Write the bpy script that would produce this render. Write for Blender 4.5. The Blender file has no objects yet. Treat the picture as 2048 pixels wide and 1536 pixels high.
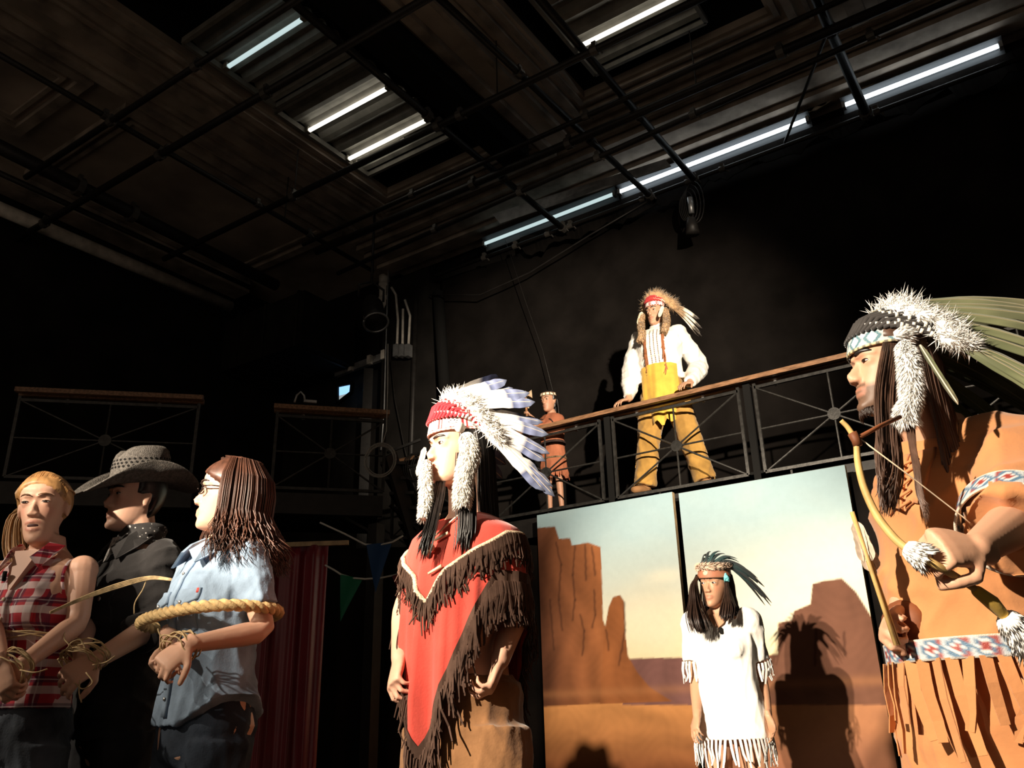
import bpy, bmesh, math, random
import numpy as np
from mathutils import Vector, Matrix
SC = bpy.context.scene
COL = SC.collection
rng = np.random.default_rng(7)
random.seed(7)

# ------------------------------------------------------------------ camera
F_PX = 1702.2
RV = np.array([[0.82526119, 0.56423619, -0.02411417],
               [0.22589154, -0.290656, 0.92978067],
               [-0.51760698, 0.77275909, 0.3673233]])     # rows: right, up, forward
CAM = np.array([0.0, 0.0, 0.87])
cam_d = bpy.data.cameras.new('camera')
cam_d.sensor_fit = 'HORIZONTAL'
cam_d.sensor_width = 36.0
cam_d.lens = 36.0 * F_PX / 2048.0
cam_d.clip_start = 0.02
cam_d.clip_end = 100
cam = bpy.data.objects.new('camera', cam_d)
COL.objects.link(cam)
m = Matrix.Identity(4)
for i in range(3):
    m[i][0] = RV[0][i]; m[i][1] = RV[1][i]; m[i][2] = -RV[2][i]; m[i][3] = CAM[i]
cam.matrix_world = m
SC.camera = cam

# ------------------------------------------------------------------ exposure, world
SC.view_settings.view_transform = 'Standard'
SC.view_settings.look = 'None'
SC.view_settings.gamma = 1.0
SC.view_settings.use_curve_mapping = False
SC.view_settings.exposure = 0.0
w = bpy.data.worlds.new('hall'); SC.world = w; w.use_nodes = True
w.node_tree.nodes['Background'].inputs[0].default_value = (1.0, 0.80, 0.62, 1)
w.node_tree.nodes['Background'].inputs[1].default_value = 0.24

# ------------------------------------------------------------------ stage lights (hung in the house, behind the camera)
def spot(name, loc, target, power, col, size_deg, blend=0.5, radius=0.12):
    l = bpy.data.lights.new(name, 'SPOT')
    l.energy = power; l.color = col
    l.spot_size = math.radians(size_deg); l.spot_blend = blend; l.shadow_soft_size = radius
    o = bpy.data.objects.new(name, l); COL.objects.link(o)
    d = Vector(target) - Vector(loc)
    o.location = loc
    o.rotation_euler = d.to_track_quat('-Z', 'Y').to_euler()
    return o
WARM = (1.0, 0.86, 0.68)
spot('house_spotlight_key', (-2.0, -2.6, 3.3), (0.1, 3.4, 1.35), 3000, WARM, 48, 0.6, 0.05)
spot('house_spotlight_scenery', (-2.25, -2.7, 3.1), (-2.15, 5.5, 1.15), 3700, WARM, 24, 0.6, 0.05)
spot('house_spotlight_captives', (-4.5, -1.3, 3.2), (-2.45, 1.65, 1.15), 400, WARM, 36, 0.5, 0.04)
spot('house_spotlight_balcony', (3.2, -1.6, 3.2), (-2.9, 6.1, 3.75), 9500, WARM, 25, 1.0, 0.05)

# ------------------------------------------------------------------ geometry of the view (pixel of the photo + distance -> point)
HV = RV[2].copy(); HV[2] = 0; HV /= np.linalg.norm(HV)       # horizontal view direction
RT = np.array([HV[1], -HV[0], 0.0])                          # horizontal right
UP = np.array([0.0, 0, 1])
def V(*a): return np.array(a, float)
def ray(x, y): return RV.T @ np.array([(x - 1024) / F_PX, (768 - y) / F_PX, 1.0])
def at(x, y, D):
    r = ray(x, y); return CAM + r * (D / (r @ HV))
def onZ(x, y, z):
    r = ray(x, y); return CAM + r * ((z - CAM[2]) / r[2])
def onY(x, y, Y):
    r = ray(x, y); return CAM + r * (Y / r[1])
def nrm(v):
    v = np.asarray(v, float); return v / (np.linalg.norm(v) + 1e-12)
def lerp(a, b, t): return a + (b - a) * t

# ------------------------------------------------------------------ materials
MATS = {}
def nt(name):
    mt = bpy.data.materials.new(name); mt.use_nodes = True
    t = mt.node_tree; b = t.nodes['Principled BSDF']
    MATS[name] = mt
    return mt, t, b
def mat(name, col, rough=0.8, metal=0.0, noise=0.0, scale=20.0, bump=0.0, bscale=None, spec=0.3, sheen=0.0, coat=0.0, stretch=None):
    """plain procedural material: base colour with noise variation and fine relief"""
    if name in MATS: return MATS[name]
    mt, t, b = nt(name)
    b.inputs['Roughness'].default_value = rough
    b.inputs['Metallic'].default_value = metal
    b.inputs['Specular IOR Level'].default_value = spec
    if sheen: b.inputs['Sheen Weight'].default_value = sheen
    if coat: b.inputs['Coat Weight'].default_value = coat
    b.inputs['Base Color'].default_value = (*col, 1)
    if noise or bump:
        tc = t.nodes.new('ShaderNodeTexCoord'); mp = t.nodes.new('ShaderNodeMapping')
        t.links.new(tc.outputs['Object'], mp.inputs[0])
        if stretch: mp.inputs['Scale'].default_value = stretch
    if noise:
        n = t.nodes.new('ShaderNodeTexNoise'); n.inputs['Scale'].default_value = scale; n.inputs['Detail'].default_value = 5
        t.links.new(mp.outputs[0], n.inputs['Vector'])
        r = t.nodes.new('ShaderNodeValToRGB')
        r.color_ramp.elements[0].position = 0.3; r.color_ramp.elements[1].position = 0.72
        r.color_ramp.elements[0].color = (*[max(0, c * (1 - noise)) for c in col], 1)
        r.color_ramp.elements[1].color = (*[min(1, c * (1 + noise)) for c in col], 1)
        t.links.new(n.outputs[0], r.inputs[0]); t.links.new(r.outputs[0], b.inputs['Base Color'])
    if bump:
        n2 = t.nodes.new('ShaderNodeTexNoise'); n2.inputs['Scale'].default_value = bscale or scale * 4; n2.inputs['Detail'].default_value = 4
        t.links.new(mp.outputs[0], n2.inputs['Vector'])
        bp = t.nodes.new('ShaderNodeBump'); bp.inputs['Strength'].default_value = bump; bp.inputs['Distance'].default_value = 0.004
        t.links.new(n2.outputs[0], bp.inputs['Height']); t.links.new(bp.outputs[0], b.inputs['Normal'])
    return mt
def vmat(name, rough=0.7, sss=0.0, bump=0.0, bscale=60, spec=0.35, sheen=0.0, noise=0.0):
    """material coloured by the mesh's 'Col' attribute (printed / dyed colours)"""
    if name in MATS: return MATS[name]
    mt, t, b = nt(name)
    a = t.nodes.new('ShaderNodeAttribute'); a.attribute_name = 'Col'
    src = a.outputs['Color']
    b.inputs['Roughness'].default_value = rough; b.inputs['Specular IOR Level'].default_value = spec
    if sheen: b.inputs['Sheen Weight'].default_value = sheen
    tc = t.nodes.new('ShaderNodeTexCoord')
    if noise:
        n = t.nodes.new('ShaderNodeTexNoise'); n.inputs['Scale'].default_value = 25; n.inputs['Detail'].default_value = 5
        t.links.new(tc.outputs['Object'], n.inputs['Vector'])
        mr = t.nodes.new('ShaderNodeMapRange'); mr.inputs[3].default_value = 1 - noise; mr.inputs[4].default_value = 1 + noise
        t.links.new(n.outputs[0], mr.inputs[0])
        mx = t.nodes.new('ShaderNodeVectorMath'); mx.operation = 'SCALE'
        t.links.new(src, mx.inputs[0]); t.links.new(mr.outputs[0], mx.inputs['Scale']); src = mx.outputs[0]
    t.links.new(src, b.inputs['Base Color'])
    if sss:
        b.inputs['Subsurface Weight'].default_value = sss
        b.inputs['Subsurface Radius'].default_value = (0.012, 0.005, 0.003)
        b.inputs['Subsurface Scale'].default_value = 0.4
    if bump:
        n = t.nodes.new('ShaderNodeTexNoise'); n.inputs['Scale'].default_value = bscale
        t.links.new(tc.outputs['Object'], n.inputs['Vector'])
        bp = t.nodes.new('ShaderNodeBump'); bp.inputs['Strength'].default_value = bump; bp.inputs['Distance'].default_value = 0.003
        t.links.new(n.outputs[0], bp.inputs['Height']); t.links.new(bp.outputs[0], b.inputs['Normal'])
    return mt
def emat(name, col, strength):
    if name in MATS: return MATS[name]
    mt, t, b = nt(name)
    b.inputs['Base Color'].default_value = (*col, 1)
    b.inputs['Emission Color'].default_value = (*col, 1); b.inputs['Emission Strength'].default_value = strength
    return mt

# ------------------------------------------------------------------ mesh helpers
class MB:
    """collects shapes; build() makes ONE mesh object"""
    def __init__(s): s.v = []; s.f = []; s.c = []
    def add(s, vs, fs, col=None):
        o = len(s.v)
        s.v.extend([tuple(map(float, p)) for p in vs])
        s.f.extend([tuple(i + o for i in q) for q in fs])
        if col is None: col = (1, 1, 1)
        if len(col) == len(vs) and hasattr(col[0], '__len__'): s.c.extend([tuple(c) for c in col])
        else: s.c.extend([tuple(col)] * len(vs))
        return s
    def rings(s, rs, closed=True, cap=True, col=None):
        n = len(rs[0]); vs = [p for r in rs for p in r]; fs = []
        for i in range(len(rs) - 1):
            for j in range(n if closed else n - 1):
                k = (j + 1) % n
                fs.append((i * n + j, i * n + k, (i + 1) * n + k, (i + 1) * n + j))
        if cap and closed:
            fs.append(tuple(range(n))[::-1]); fs.append(tuple((len(rs) - 1) * n + j for j in range(n)))
        return s.add(vs, fs, col)
    def tube(s, pts, rad, n=8, cap=True, flat=1.0, ref=None, col=None, round_end=False):
        pts = [np.asarray(p, float) for p in pts]
        if not hasattr(rad, '__len__'): rad = [rad] * len(pts)
        rad = list(rad)
        if round_end:
            d0 = nrm(pts[0] - pts[1]); d1 = nrm(pts[-1] - pts[-2])
            a, b = [], []
            for q in (0.97, 0.75, 0.45):
                a.append((pts[0] + d0 * rad[0] * q, rad[0] * math.sqrt(1 - q * q)))
                b.insert(0, (pts[-1] + d1 * rad[-1] * q, rad[-1] * math.sqrt(1 - q * q)))
            pts = [p for p, _ in a] + pts + [p for p, _ in b]
            rad = [r for _, r in a] + rad + [r for _, r in b]
        rs = []; u = None
        for i, p in enumerate(pts):
            d = nrm(pts[min(i + 1, len(pts) - 1)] - pts[max(i - 1, 0)])
            if u is None:
                r0 = np.asarray(ref, float) if ref is not None else (V(0, 0, 1) if abs(d[2]) < 0.9 else V(1, 0, 0))
                u = nrm(r0 - d * (r0 @ d))
            else:
                u = u - d * (u @ d); u = nrm(u)
            w_ = np.cross(d, u); r = rad[i]
            ra, rb = (r if hasattr(r, '__len__') else (r, r * flat))
            rs.append([p + u * ra * math.cos(a) + w_ * rb * math.sin(a) for a in np.arange(n) * 2 * math.pi / n])
        return s.rings(rs, True, cap, col)
    def ell(s, c, r, ax=None, nu=14, nv=9, col=None):
        c = np.asarray(c, float)
        if not hasattr(r, '__len__'): r = (r, r, r)
        A = np.eye(3) if ax is None else np.asarray(ax, float)
        rs = []
        for i in range(nv):
            t = -math.pi / 2 + math.pi * (i + 0.25) / (nv - 0.5)
            rs.append([c + A[0] * r[0] * math.cos(t) * math.cos(a) + A[1] * r[1] * math.cos(t) * math.sin(a) + A[2] * r[2] * math.sin(t)
                       for a in np.arange(nu) * 2 * math.pi / nu])
        return s.rings(rs, True, True, col)
    def box(s, c, size, ax=None, col=None):
        c = np.asarray(c, float); A = np.eye(3) if ax is None else np.asarray(ax, float)
        h = np.asarray(size, float) / 2
        vs = [c + A[0] * sx * h[0] + A[1] * sy * h[1] + A[2] * sz * h[2] for sz in (-1, 1) for sy in (-1, 1) for sx in (-1, 1)]
        return s.add(vs, [(0, 2, 3, 1), (4, 5, 7, 6), (0, 1, 5, 4), (2, 6, 7, 3), (0, 4, 6, 2), (1, 3, 7, 5)], col)
    def bar(s, a, b, wd, ht=None, ref=(0, 0, 1), col=None):
        a = np.asarray(a, float); b = np.asarray(b, float); d = nrm(b - a)
        r = np.asarray(ref, float)
        if abs(r @ d) > 0.98: r = V(1, 0, 0)
        u = nrm(np.cross(d, r)); w_ = np.cross(u, d)
        return s.box((a + b) / 2, (np.linalg.norm(b - a), wd, ht or wd), (d, u, w_), col)
    def strip(s, pts, wds, side, thick=0.0015, col=None):
        """flat band with thickness along pts"""
        side = np.asarray(side, float); rs = []
        if not hasattr(wds, '__len__'): wds = [wds] * len(pts)
        pts = [np.asarray(p, float) for p in pts]
        cols = []
        for i, p in enumerate(pts):
            d = nrm(pts[min(i + 1, len(pts) - 1)] - pts[max(i - 1, 0)])
            sd = nrm(side - d * (side @ d)); nn = np.cross(d, sd)
            h = wds[i] / 2
            rs.append([p - sd * h - nn * thick / 2, p + sd * h - nn * thick / 2, p + sd * h + nn * thick / 2, p - sd * h + nn * thick / 2])
            if col is not None and hasattr(col[0], '__len__'): cols += [col[i]] * 4
        return s.rings(rs, True, True, cols if cols else col)
    def mesh(s, name='mesh', off=None):
        me = bpy.data.meshes.new(name)
        vs = np.array(s.v) if s.v else np.zeros((0, 3))
        if off is not None: vs = vs - np.asarray(off)
        me.from_pydata(vs.tolist(), [], s.f)
        me.update()
        return me
    def build(s, name, material, parent=None, smooth=False, color=False, fixn=True):
        off = root_off(parent)
        me = s.mesh(name, off)
        if color: set_col(me, np.array(s.c))
        if fixn:
            bm = bmesh.new(); bm.from_mesh(me); bmesh.ops.recalc_face_normals(bm, faces=bm.faces); bm.to_mesh(me); bm.free()
        return put(name, me, material, parent, smooth)
def set_col(me, cols):
    a = me.attributes.new('Col', 'FLOAT_COLOR', 'POINT')
    n = len(me.vertices)
    arr = np.ones((n, 4), np.float32); arr[:, :3] = cols
    a.data.foreach_set('color', arr.ravel())
OFFS = {}
def root_off(parent):
    return None if parent is None else OFFS[parent.name]
def put(name, me, material, parent=None, smooth=False):
    o = bpy.data.objects.new(name, me); COL.objects.link(o)
    if isinstance(material, str): material = MATS[material]
    if material is not None: me.materials.append(material)
    if smooth: me.shade_smooth()
    if parent is not None:
        o.parent = parent; OFFS[o.name] = OFFS[parent.name]
    else: OFFS[o.name] = np.zeros(3)
    return o
def thing(name, loc, label, cat, group=None):
    o = bpy.data.objects.new(name, None); COL.objects.link(o)
    o.empty_display_size = 0.1
    o.location = tuple(map(float, loc)); OFFS[o.name] = np.asarray(loc, float)
    o['label'] = label; o['category'] = cat
    if group: o['group'] = group
    return o
def tag(o, label, cat, group=None):
    o['label'] = label; o['category'] = cat
    if group: o['group'] = group
    return o
def struct(o, label=None, cat=None):
    o['kind'] = 'structure'
    if label: o['label'] = label
    if cat: o['category'] = cat
    return o
def blob(mb, voxel, smooth=2, disp=None):
    """fuse overlapping closed shapes into one continuous surface -> (verts, mesh)"""
    me = mb.mesh('tmp'); o = bpy.data.objects.new('tmp', me); COL.objects.link(o)
    bm = bmesh.new(); bm.from_mesh(me); bmesh.ops.recalc_face_normals(bm, faces=bm.faces); bm.to_mesh(me); bm.free()
    r = o.modifiers.new('r', 'REMESH'); r.mode = 'VOXEL'; r.voxel_size = voxel
    if smooth:
        q = o.modifiers.new('s', 'SMOOTH'); q.factor = 0.5; q.iterations = smooth
    dg = bpy.context.evaluated_depsgraph_get(); dg.update()
    ev = o.evaluated_get(dg)
    out = bpy.data.meshes.new_from_object(ev)
    bpy.data.objects.remove(o); bpy.data.meshes.remove(me)
    return out
def mverts(me):
    a = np.empty(len(me.vertices) * 3, np.float32); me.vertices.foreach_get('co', a); return a.reshape(-1, 3).astype(float)
def mnorms(me):
    a = np.empty(len(me.vertices) * 3, np.float32); me.vertex_normals.foreach_get('vector', a); return a.reshape(-1, 3).astype(float)
def set_verts(me, v):
    me.vertices.foreach_set('co', np.asarray(v, np.float32).ravel()); me.update()
def folds(v, amp, freq, seed, n=7, axis=None):
    """smooth pseudo-random wrinkle height at points v (stretched along axis)"""
    r = np.random.default_rng(seed); h = np.zeros(len(v))
    for k in range(n):
        d = nrm(r.normal(size=3))
        if axis is not None:
            ax = nrm(axis); d = nrm(d - ax * (d @ ax) * r.uniform(0.6, 0.95))
        f = freq * r.uniform(0.5, 1.7); p = r.uniform(0, 6.28)
        wob = np.sin((v @ nrm(r.normal(size=3))) * freq * 0.45 + r.uniform(0, 6)) * 1.6
        s_ = np.sin((v @ d) * f + p + wob)
        h += (1 - np.abs(s_)) ** 2 * 1.3 - 0.45
    return h * amp / n * 2
def blob_obj(name, mb, voxel, material, parent, smooth=2, fold=None, colf=None):
    me = blob(mb, voxel, smooth)
    v = mverts(me)
    if fold:
        v = v + mnorms(me) * folds(v, *fold)[:, None]
    if colf is not None: set_col(me, colf(v))
    off = root_off(parent)
    if off is not None: v = v - off
    set_verts(me, v)
    return put(name, me, material, parent, True)
# ================================================================== THE ROOM
def s2l(r, g, b):
    f = lambda c: ((c / 255 + 0.055) / 1.055) ** 2.4 if c > 10 else c / 255 / 12.92
    return (f(r), f(g), f(b))
YB = 7.5; XL = -8.9; ZC = 6.5
mat('black_cloth', (0.0098, 0.0080, 0.0070), 0.95, noise=0.35, scale=3, bump=0.3, bscale=120, spec=0.05)
mat('wall_black', (0.014, 0.012, 0.0105), 0.9, noise=0.5, scale=2.5, bump=0.3, bscale=40, spec=0.15)
mat('stage_floor_paint', (0.02, 0.018, 0.016), 0.7, noise=0.4, scale=3, spec=0.2)
mat('ceiling_cream', (0.36, 0.295, 0.235), 0.85, noise=0.45, scale=1.3, bump=0.5, bscale=9, spec=0.2)
mat('moulding_cream', (0.31, 0.255, 0.205), 0.8, noise=0.5, scale=4, bump=0.4, bscale=30, spec=0.2)
mat('peeling_cream', (0.42, 0.36, 0.30), 0.8, noise=0.5, scale=6, bump=0.3, bscale=30, spec=0.2)
mat('matte_black', (0.008, 0.0075, 0.007), 0.9, spec=0.15)
mat('black_metal', (0.022, 0.019, 0.017), 0.5, metal=0.3, noise=0.3, scale=15, bump=0.15, spec=0.4)
mat('rail_metal', (0.05, 0.047, 0.043), 0.42, metal=0.55, noise=0.4, scale=30, bump=0.2, spec=0.5)
mat('tray_metal', (0.22, 0.205, 0.175), 0.5, metal=0.25, noise=0.25, scale=8, spec=0.4)
mat('clamp_metal', (0.10, 0.09, 0.08), 0.5, metal=0.4)
mat('galvanised', (0.42, 0.42, 0.42), 0.4, metal=0.7, noise=0.3, scale=10, spec=0.5)
mat('rail_wood', (0.24, 0.125, 0.065), 0.42, noise=0.5, scale=14, bump=0.2, spec=0.4, stretch=(1.0, 6, 6))
mat('pale_wood', (0.50, 0.36, 0.20), 0.6, noise=0.3, scale=14)
mat('white_pipe_paint', (0.62, 0.57, 0.50), 0.5, noise=0.3, scale=9)
emat('tube_glow_warm', (1.0, 0.95, 0.82), 2.6)
emat('tube_glow_cool', (0.72, 0.92, 0.93), 0.75)
emat('tube_glow_white', (0.86, 0.95, 1.0), 5.0)

# floor, walls
struct(MB().box((-2.2, 1.5, -0.05), (13.6, 12.2, 0.1)).build('floor', 'stage_floor_paint'), 'black painted stage floor', 'floor')
def drape(name, a, b, z0, z1, material, amp, waves, nx=120, nz=14, seed=0, parent=None, sag=0.0, flare=0.35):
    """hanging cloth between two plan points, folded, with thickness"""
    a = V(*a); b = V(*b); d = b - a; n = nrm(np.cross(np.append(d, 0), UP))
    r = np.random.default_rng(seed); ph = r.uniform(0, 6, 5); fr = waves * np.array([1, 1.7, 0.45, 2.6, 0.8])
    mb = MB()
    for side in (0, 1):
        vs = []
        for j in range(nz + 1):
            t = j / nz
            for i in range(nx + 1):
                s_ = i / nx
                h = sum(np.sin(fr[k] * 6.283 * s_ + ph[k] + 0.6 * t * (k - 2)) * [0.5, 0.22, 0.3, 0.12, 0.25][k] for k in range(5))
                h *= amp * (flare + (1 - flare) * t)
                top = z1 - sag * math.sin(math.pi * s_ * 3) ** 2
                p = np.append(a + d * s_, lerp(top, z0, t)) + n * (h + 0.006 * side)
                vs.append(p)
        o = (nx + 1)
        fs = [(j * o + i, j * o + i + 1, (j + 1) * o + i + 1, (j + 1) * o + i) for j in range(nz) for i in range(nx)]
        mb.add(vs, fs if side == 0 else [q[::-1] for q in fs])
    # close the rim
    N = (nx + 1) * (nz + 1)
    rim = [i for i in range(nx + 1)] + [j * (nx + 1) + nx for j in range(1, nz + 1)] + [nz * (nx + 1) + i for i in range(nx - 1, -1, -1)] + [j * (nx + 1) for j in range(nz - 1, 0, -1)]
    for k in range(len(rim)):
        p, q = rim[k], rim[(k + 1) % len(rim)]
        mb.f.append((p, q, q + N, p + N))
    return mb.build(name, material, parent, smooth=True)
struct(MB().box((-2.2, YB + 0.12, 3.25), (13.6, 0.1, 6.5)).build('wall_back', 'wall_black'), 'dark back wall of the stage house', 'wall')
struct(MB().box((XL - 0.05, 1.7, 3.25), (0.1, 11.9, 6.5)).build('wall_left', 'wall_black'), 'black side wall of the stage house', 'wall')
struct(MB().box((4.55, 1.7, 3.25), (0.1, 11.9, 6.5)).build('wall_right', 'wall_black'), 'black side wall beyond the picture', 'wall')
tag(drape('back_drape', (-6.0, YB - 0.08), (4.4, YB - 0.08), 2.0, 6.05, 'black_cloth', 0.05, 9, 260, 10, 3, sag=0.04), 'huge dark brown black cloth covering the wall behind the balcony', 'drape')
# masonry pier beside the drape
struct(MB().box((-6.45, YB - 0.12, 3.1), (0.75, 0.24, 6.2)).build('wall_corner', 'wall_black'), 'dark painted brick pier in the corner', 'wall')

# ceiling with two black wells
wells = [(-5.72, -4.2, 1.6, 6.08), (-3.08, -1.26, 3.3, 6.0)]
mb = MB()
xs = [XL, -5.72, -4.2, -3.08, -1.26, 4.5]
for i in range(5):
    x0, x1 = xs[i], xs[i + 1]
    hole = {1: wells[0], 3: wells[1]}.get(i)
    if hole:
        mb.box(((x0 + x1) / 2, (-4 + hole[2]) / 2, ZC + 0.04), (x1 - x0, hole[2] + 4, 0.08))
        mb.box(((x0 + x1) / 2, (hole[3] + 7.6) / 2, ZC + 0.04), (x1 - x0, 7.6 - hole[3], 0.08))
    else:
        mb.box(((x0 + x1) / 2, 1.8, ZC + 0.04), (x1 - x0, 11.6, 0.08))
ceil = struct(mb.build('ceiling', 'ceiling_cream'), 'old brown cream moulded ceiling', 'ceiling')
def frame_strip(x0, x1, y0, y1, wd, ht, z=ZC):
    mb = MB()
    mb.box((x0, (y0 + y1) / 2, z - ht / 2), (wd, y1 - y0 + wd, ht)); mb.box((x1, (y0 + y1) / 2, z - ht / 2), (wd, y1 - y0 + wd, ht))
    mb.box(((x0 + x1) / 2, y0, z - ht / 2), (x1 - x0 - wd, wd, ht)); mb.box(((x0 + x1) / 2, y1, z - ht / 2), (x1 - x0 - wd, wd, ht))
    return mb
for wi, (x0, x1, y0, y1) in enumerate(wells):
    w_ = MB()
    w_.box((x0 - 0.02, (y0 + y1) / 2, ZC + 0.33), (0.04, y1 - y0, 0.5)); w_.box((x1 + 0.02, (y0 + y1) / 2, ZC + 0.33), (0.04, y1 - y0, 0.5))
    w_.box(((x0 + x1) / 2, y0 - 0.02, ZC + 0.33), (x1 - x0, 0.04, 0.5)); w_.box(((x0 + x1) / 2, y1 + 0.02, ZC + 0.33), (x1 - x0, 0.04, 0.5))
    w_.box(((x0 + x1) / 2, (y0 + y1) / 2, ZC + 0.6), (x1 - x0 + 0.1, y1 - y0 + 0.1, 0.04))
    w_.build('ceiling_well', 'matte_black', ceil)
    for k, (off, wd, ht) in enumerate(((0.06, 0.05, 0.03), (0.17, 0.07, 0.05), (0.30, 0.04, 0.03), (0.42, 0.09, 0.07))):
        if wi == 1 and k == 3: wd = 0.05
        frame_strip(x0 - off, x1 + off, y0 - off, y1 + off, wd, ht).build('moulding', 'moulding_cream', ceil)
for (x0, x1, y0, y1) in ((-7.9, -6.7, 1.5, 3.05), (-8.5, -6.75, 3.5, 6.3)):
    for off, wd, ht in ((0, 0.10, 0.06), (0.14, 0.04, 0.03)):
        frame_strip(x0 + off, x1 - off, y0 + off, y1 - off, wd, ht).build('moulding', 'moulding_cream', ceil)
for yy, wd, ht in ((6.62, 0.05, 0.03), (6.75, 0.10, 0.08), (6.95, 0.22, 0.12), (7.18, 0.2, 0.17)):
    MB().box((-1.2, yy, ZC - ht / 2), (11.2, wd, ht)).build('moulding', 'moulding_cream', ceil)
for xx, wd, ht in ((-6.55, 0.10, 0.07), (-6.42, 0.05, 0.04), (-0.62, 0.14, 0.10), (-0.42, 0.05, 0.04), (-8.72, 0.3, 0.2)):
    MB().box((xx, 2.3, ZC - ht / 2), (wd, 8.4, ht)).build('moulding', 'moulding_cream', ceil)
MB().box((-2.9, 7.36, 6.44), (7.6, 0.26, 0.12)).build('cornice', 'peeling_cream', ceil)
r_ = np.random.default_rng(5)
for k in range(9):                                   # flakes of loose plaster along the cornice
    x = r_.uniform(-4.6, -0.6)
    pts = [V(x, 7.26, 6.33) + V(math.cos(a) * r_.uniform(0.05, 0.16), 0, math.sin(a) * r_.uniform(0.02, 0.05)) for a in np.arange(7) * 0.9]
    MB().rings([[p + V(0, -0.012, 0) for p in pts], pts]).build('plaster_flake', 'peeling_cream', ceil)
hp = onZ(872, 140, ZC)                               # broken patch of plaster
MB().rings([[hp + V(math.cos(a) * q * 0.13, math.sin(a) * q * 0.1, -0.012) for a, q in zip(np.arange(9) * 0.698, (1, .7, 1.1, .8, 1, .6, 1.1, .9, .7))],
            [hp + V(math.cos(a) * q * 0.12, math.sin(a) * q * 0.09, 0.0) for a, q in zip(np.arange(9) * 0.698, (1, .7, 1.1, .8, 1, .6, 1.1, .9, .7))]]).build('broken_plaster', 'matte_black', ceil)

# fluorescent fixtures in the wells
def fixture(name, x0, x1, y0, y1, tubes, label):
    t = thing(name, ((x0 + x1) / 2, (y0 + y1) / 2, ZC), label, 'ceiling light', 'fluorescent trays in the ceiling wells')
    n = 26; rs = []
    for i in range(n + 1):
        y = lerp(y0, y1, i / n); z = ZC + 0.06 + (0.05 if (i // 2) % 2 else 0.0) + 0.012 * math.sin(i * 1.7)
        rs.append([V(x0, y, z), V(x1, y, z), V(x1, y, z + 0.01), V(x0, y, z + 0.01)])
    MB().rings(rs).build('reflector', 'tray_metal', t)
    fr = MB()
    for a, b in (((x0, y0), (x1, y0)), ((x0, y1), (x1, y1)), ((x0, y0), (x0, y1)), ((x1, y0), (x1, y1))):
        fr.bar((*a, ZC + 0.03), (*b, ZC + 0.03), 0.035, 0.06)
    fr.build('frame', 'tray_metal', t)
    for (ty, tx0, tx1, mt, on) in tubes:
        MB().tube([(tx0, ty, ZC + 0.025), (tx1, ty, ZC + 0.025)], 0.021, 10).build('tube', mt, t, True)
        for hx_ in (tx0 - 0.03, tx1 + 0.03): MB().box((hx_, ty, ZC + 0.035), (0.05, 0.05, 0.06)).build('tube_holder', 'tray_metal', t)
fixture('fluorescent_fixture', -5.68, -4.5, 4.4, 5.72, [(4.80, -5.62, -4.58, 'tube_glow_warm', 1), (5.38, -5.63, -4.58, 'tube_glow_warm', 1), (5.50, -5.62, -5.0, 'tube_glow_warm', 1)], 'ceiling fluorescent tray with bright tubes left of the black roof beam')
fixture('fluorescent_fixture', -5.62, -4.5, 3.3, 4.36, [(3.73, -5.54, -4.58, 'tube_glow_cool', 1)], 'ceiling fluorescent tray with the single dim bluish tube')
fixture('fluorescent_fixture', -2.85, -1.74, 4.4, 5.8, [(5.41, -2.79, -1.80, 'tube_glow_warm', 1)], 'ceiling fluorescent tray at the top edge of the picture, right of centre')

# cove strip lights along the back wall
for k, (xa, xb, mt) in enumerate(((-5.2, -3.40, 'tube_glow_cool'), (-3.38, -1.30, 'tube_glow_white'), (-1.0, 0.36, 'tube_glow_white'))):
    t = thing('strip_light', ((xa + xb) / 2, 7.3, 6.3), ['cove strip light with the dimmer bluish tube, nearest the pipe corner', 'cove strip light with a bright tube in the middle of the back wall', 'cove strip light with a bright tube at the right picture edge'][k], 'ceiling light', 'strip lights along the back wall')
    rs = [[V(x, 7.285, 6.13), V(x, 7.27, 6.19), V(x, 7.235, 6.235), V(x, 7.18, 6.262), V(x, 7.18, 6.268), V(x, 7.245, 6.245), V(x, 7.285, 6.195), V(x, 7.30, 6.13)] for x in (xa, xb)]
    MB().rings(rs).build('reflector', mat('dull_tray', (0.07, 0.075, 0.08), 0.55, metal=0.3), t)
    if k == 0:
        q_ = [onY(x_, y_, 6.85) for x_, y_ in ((985, 428), (1330, 318), (1342, 332), (1000, 447))]
        MB().rings([q_, [p_ + V(0, 0.012, 0) for p_ in q_]]).build('side_tray', 'galvanised', t)
    for x in (xa + 0.02, xb - 0.02): MB().box((x, 7.22, 6.19), (0.03, 0.06, 0.06)).build('tube_holder', 'galvanised', t)
    MB().tube([(xa + 0.04, 7.21, 6.19), (xb - 0.04, 7.21, 6.19)], 0.020, 10).build('tube', mt, t, True)
# torn black valance under the strip
mb = MB(); r_ = np.random.default_rng(11); rs = []
for i in range(90):
    x = lerp(-4.7, 1.2, i / 89); low = 6.02 - 0.10 * abs(math.sin(i * 0.37)) - 0.06 * r_.random() - 0.06 * (math.sin(i * 0.09) > 0)
    yo = 7.22 + 0.03 * math.sin(i * 0.8)
    rs.append([V(x, 7.26, 6.125), V(x, yo + 0.04, low), V(x, yo + 0.052, low), V(x, 7.272, 6.125)])
tag(mb.rings(rs).build('valance', 'black_cloth'), 'torn black valance hanging under the bright strip lights', 'valance')

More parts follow.
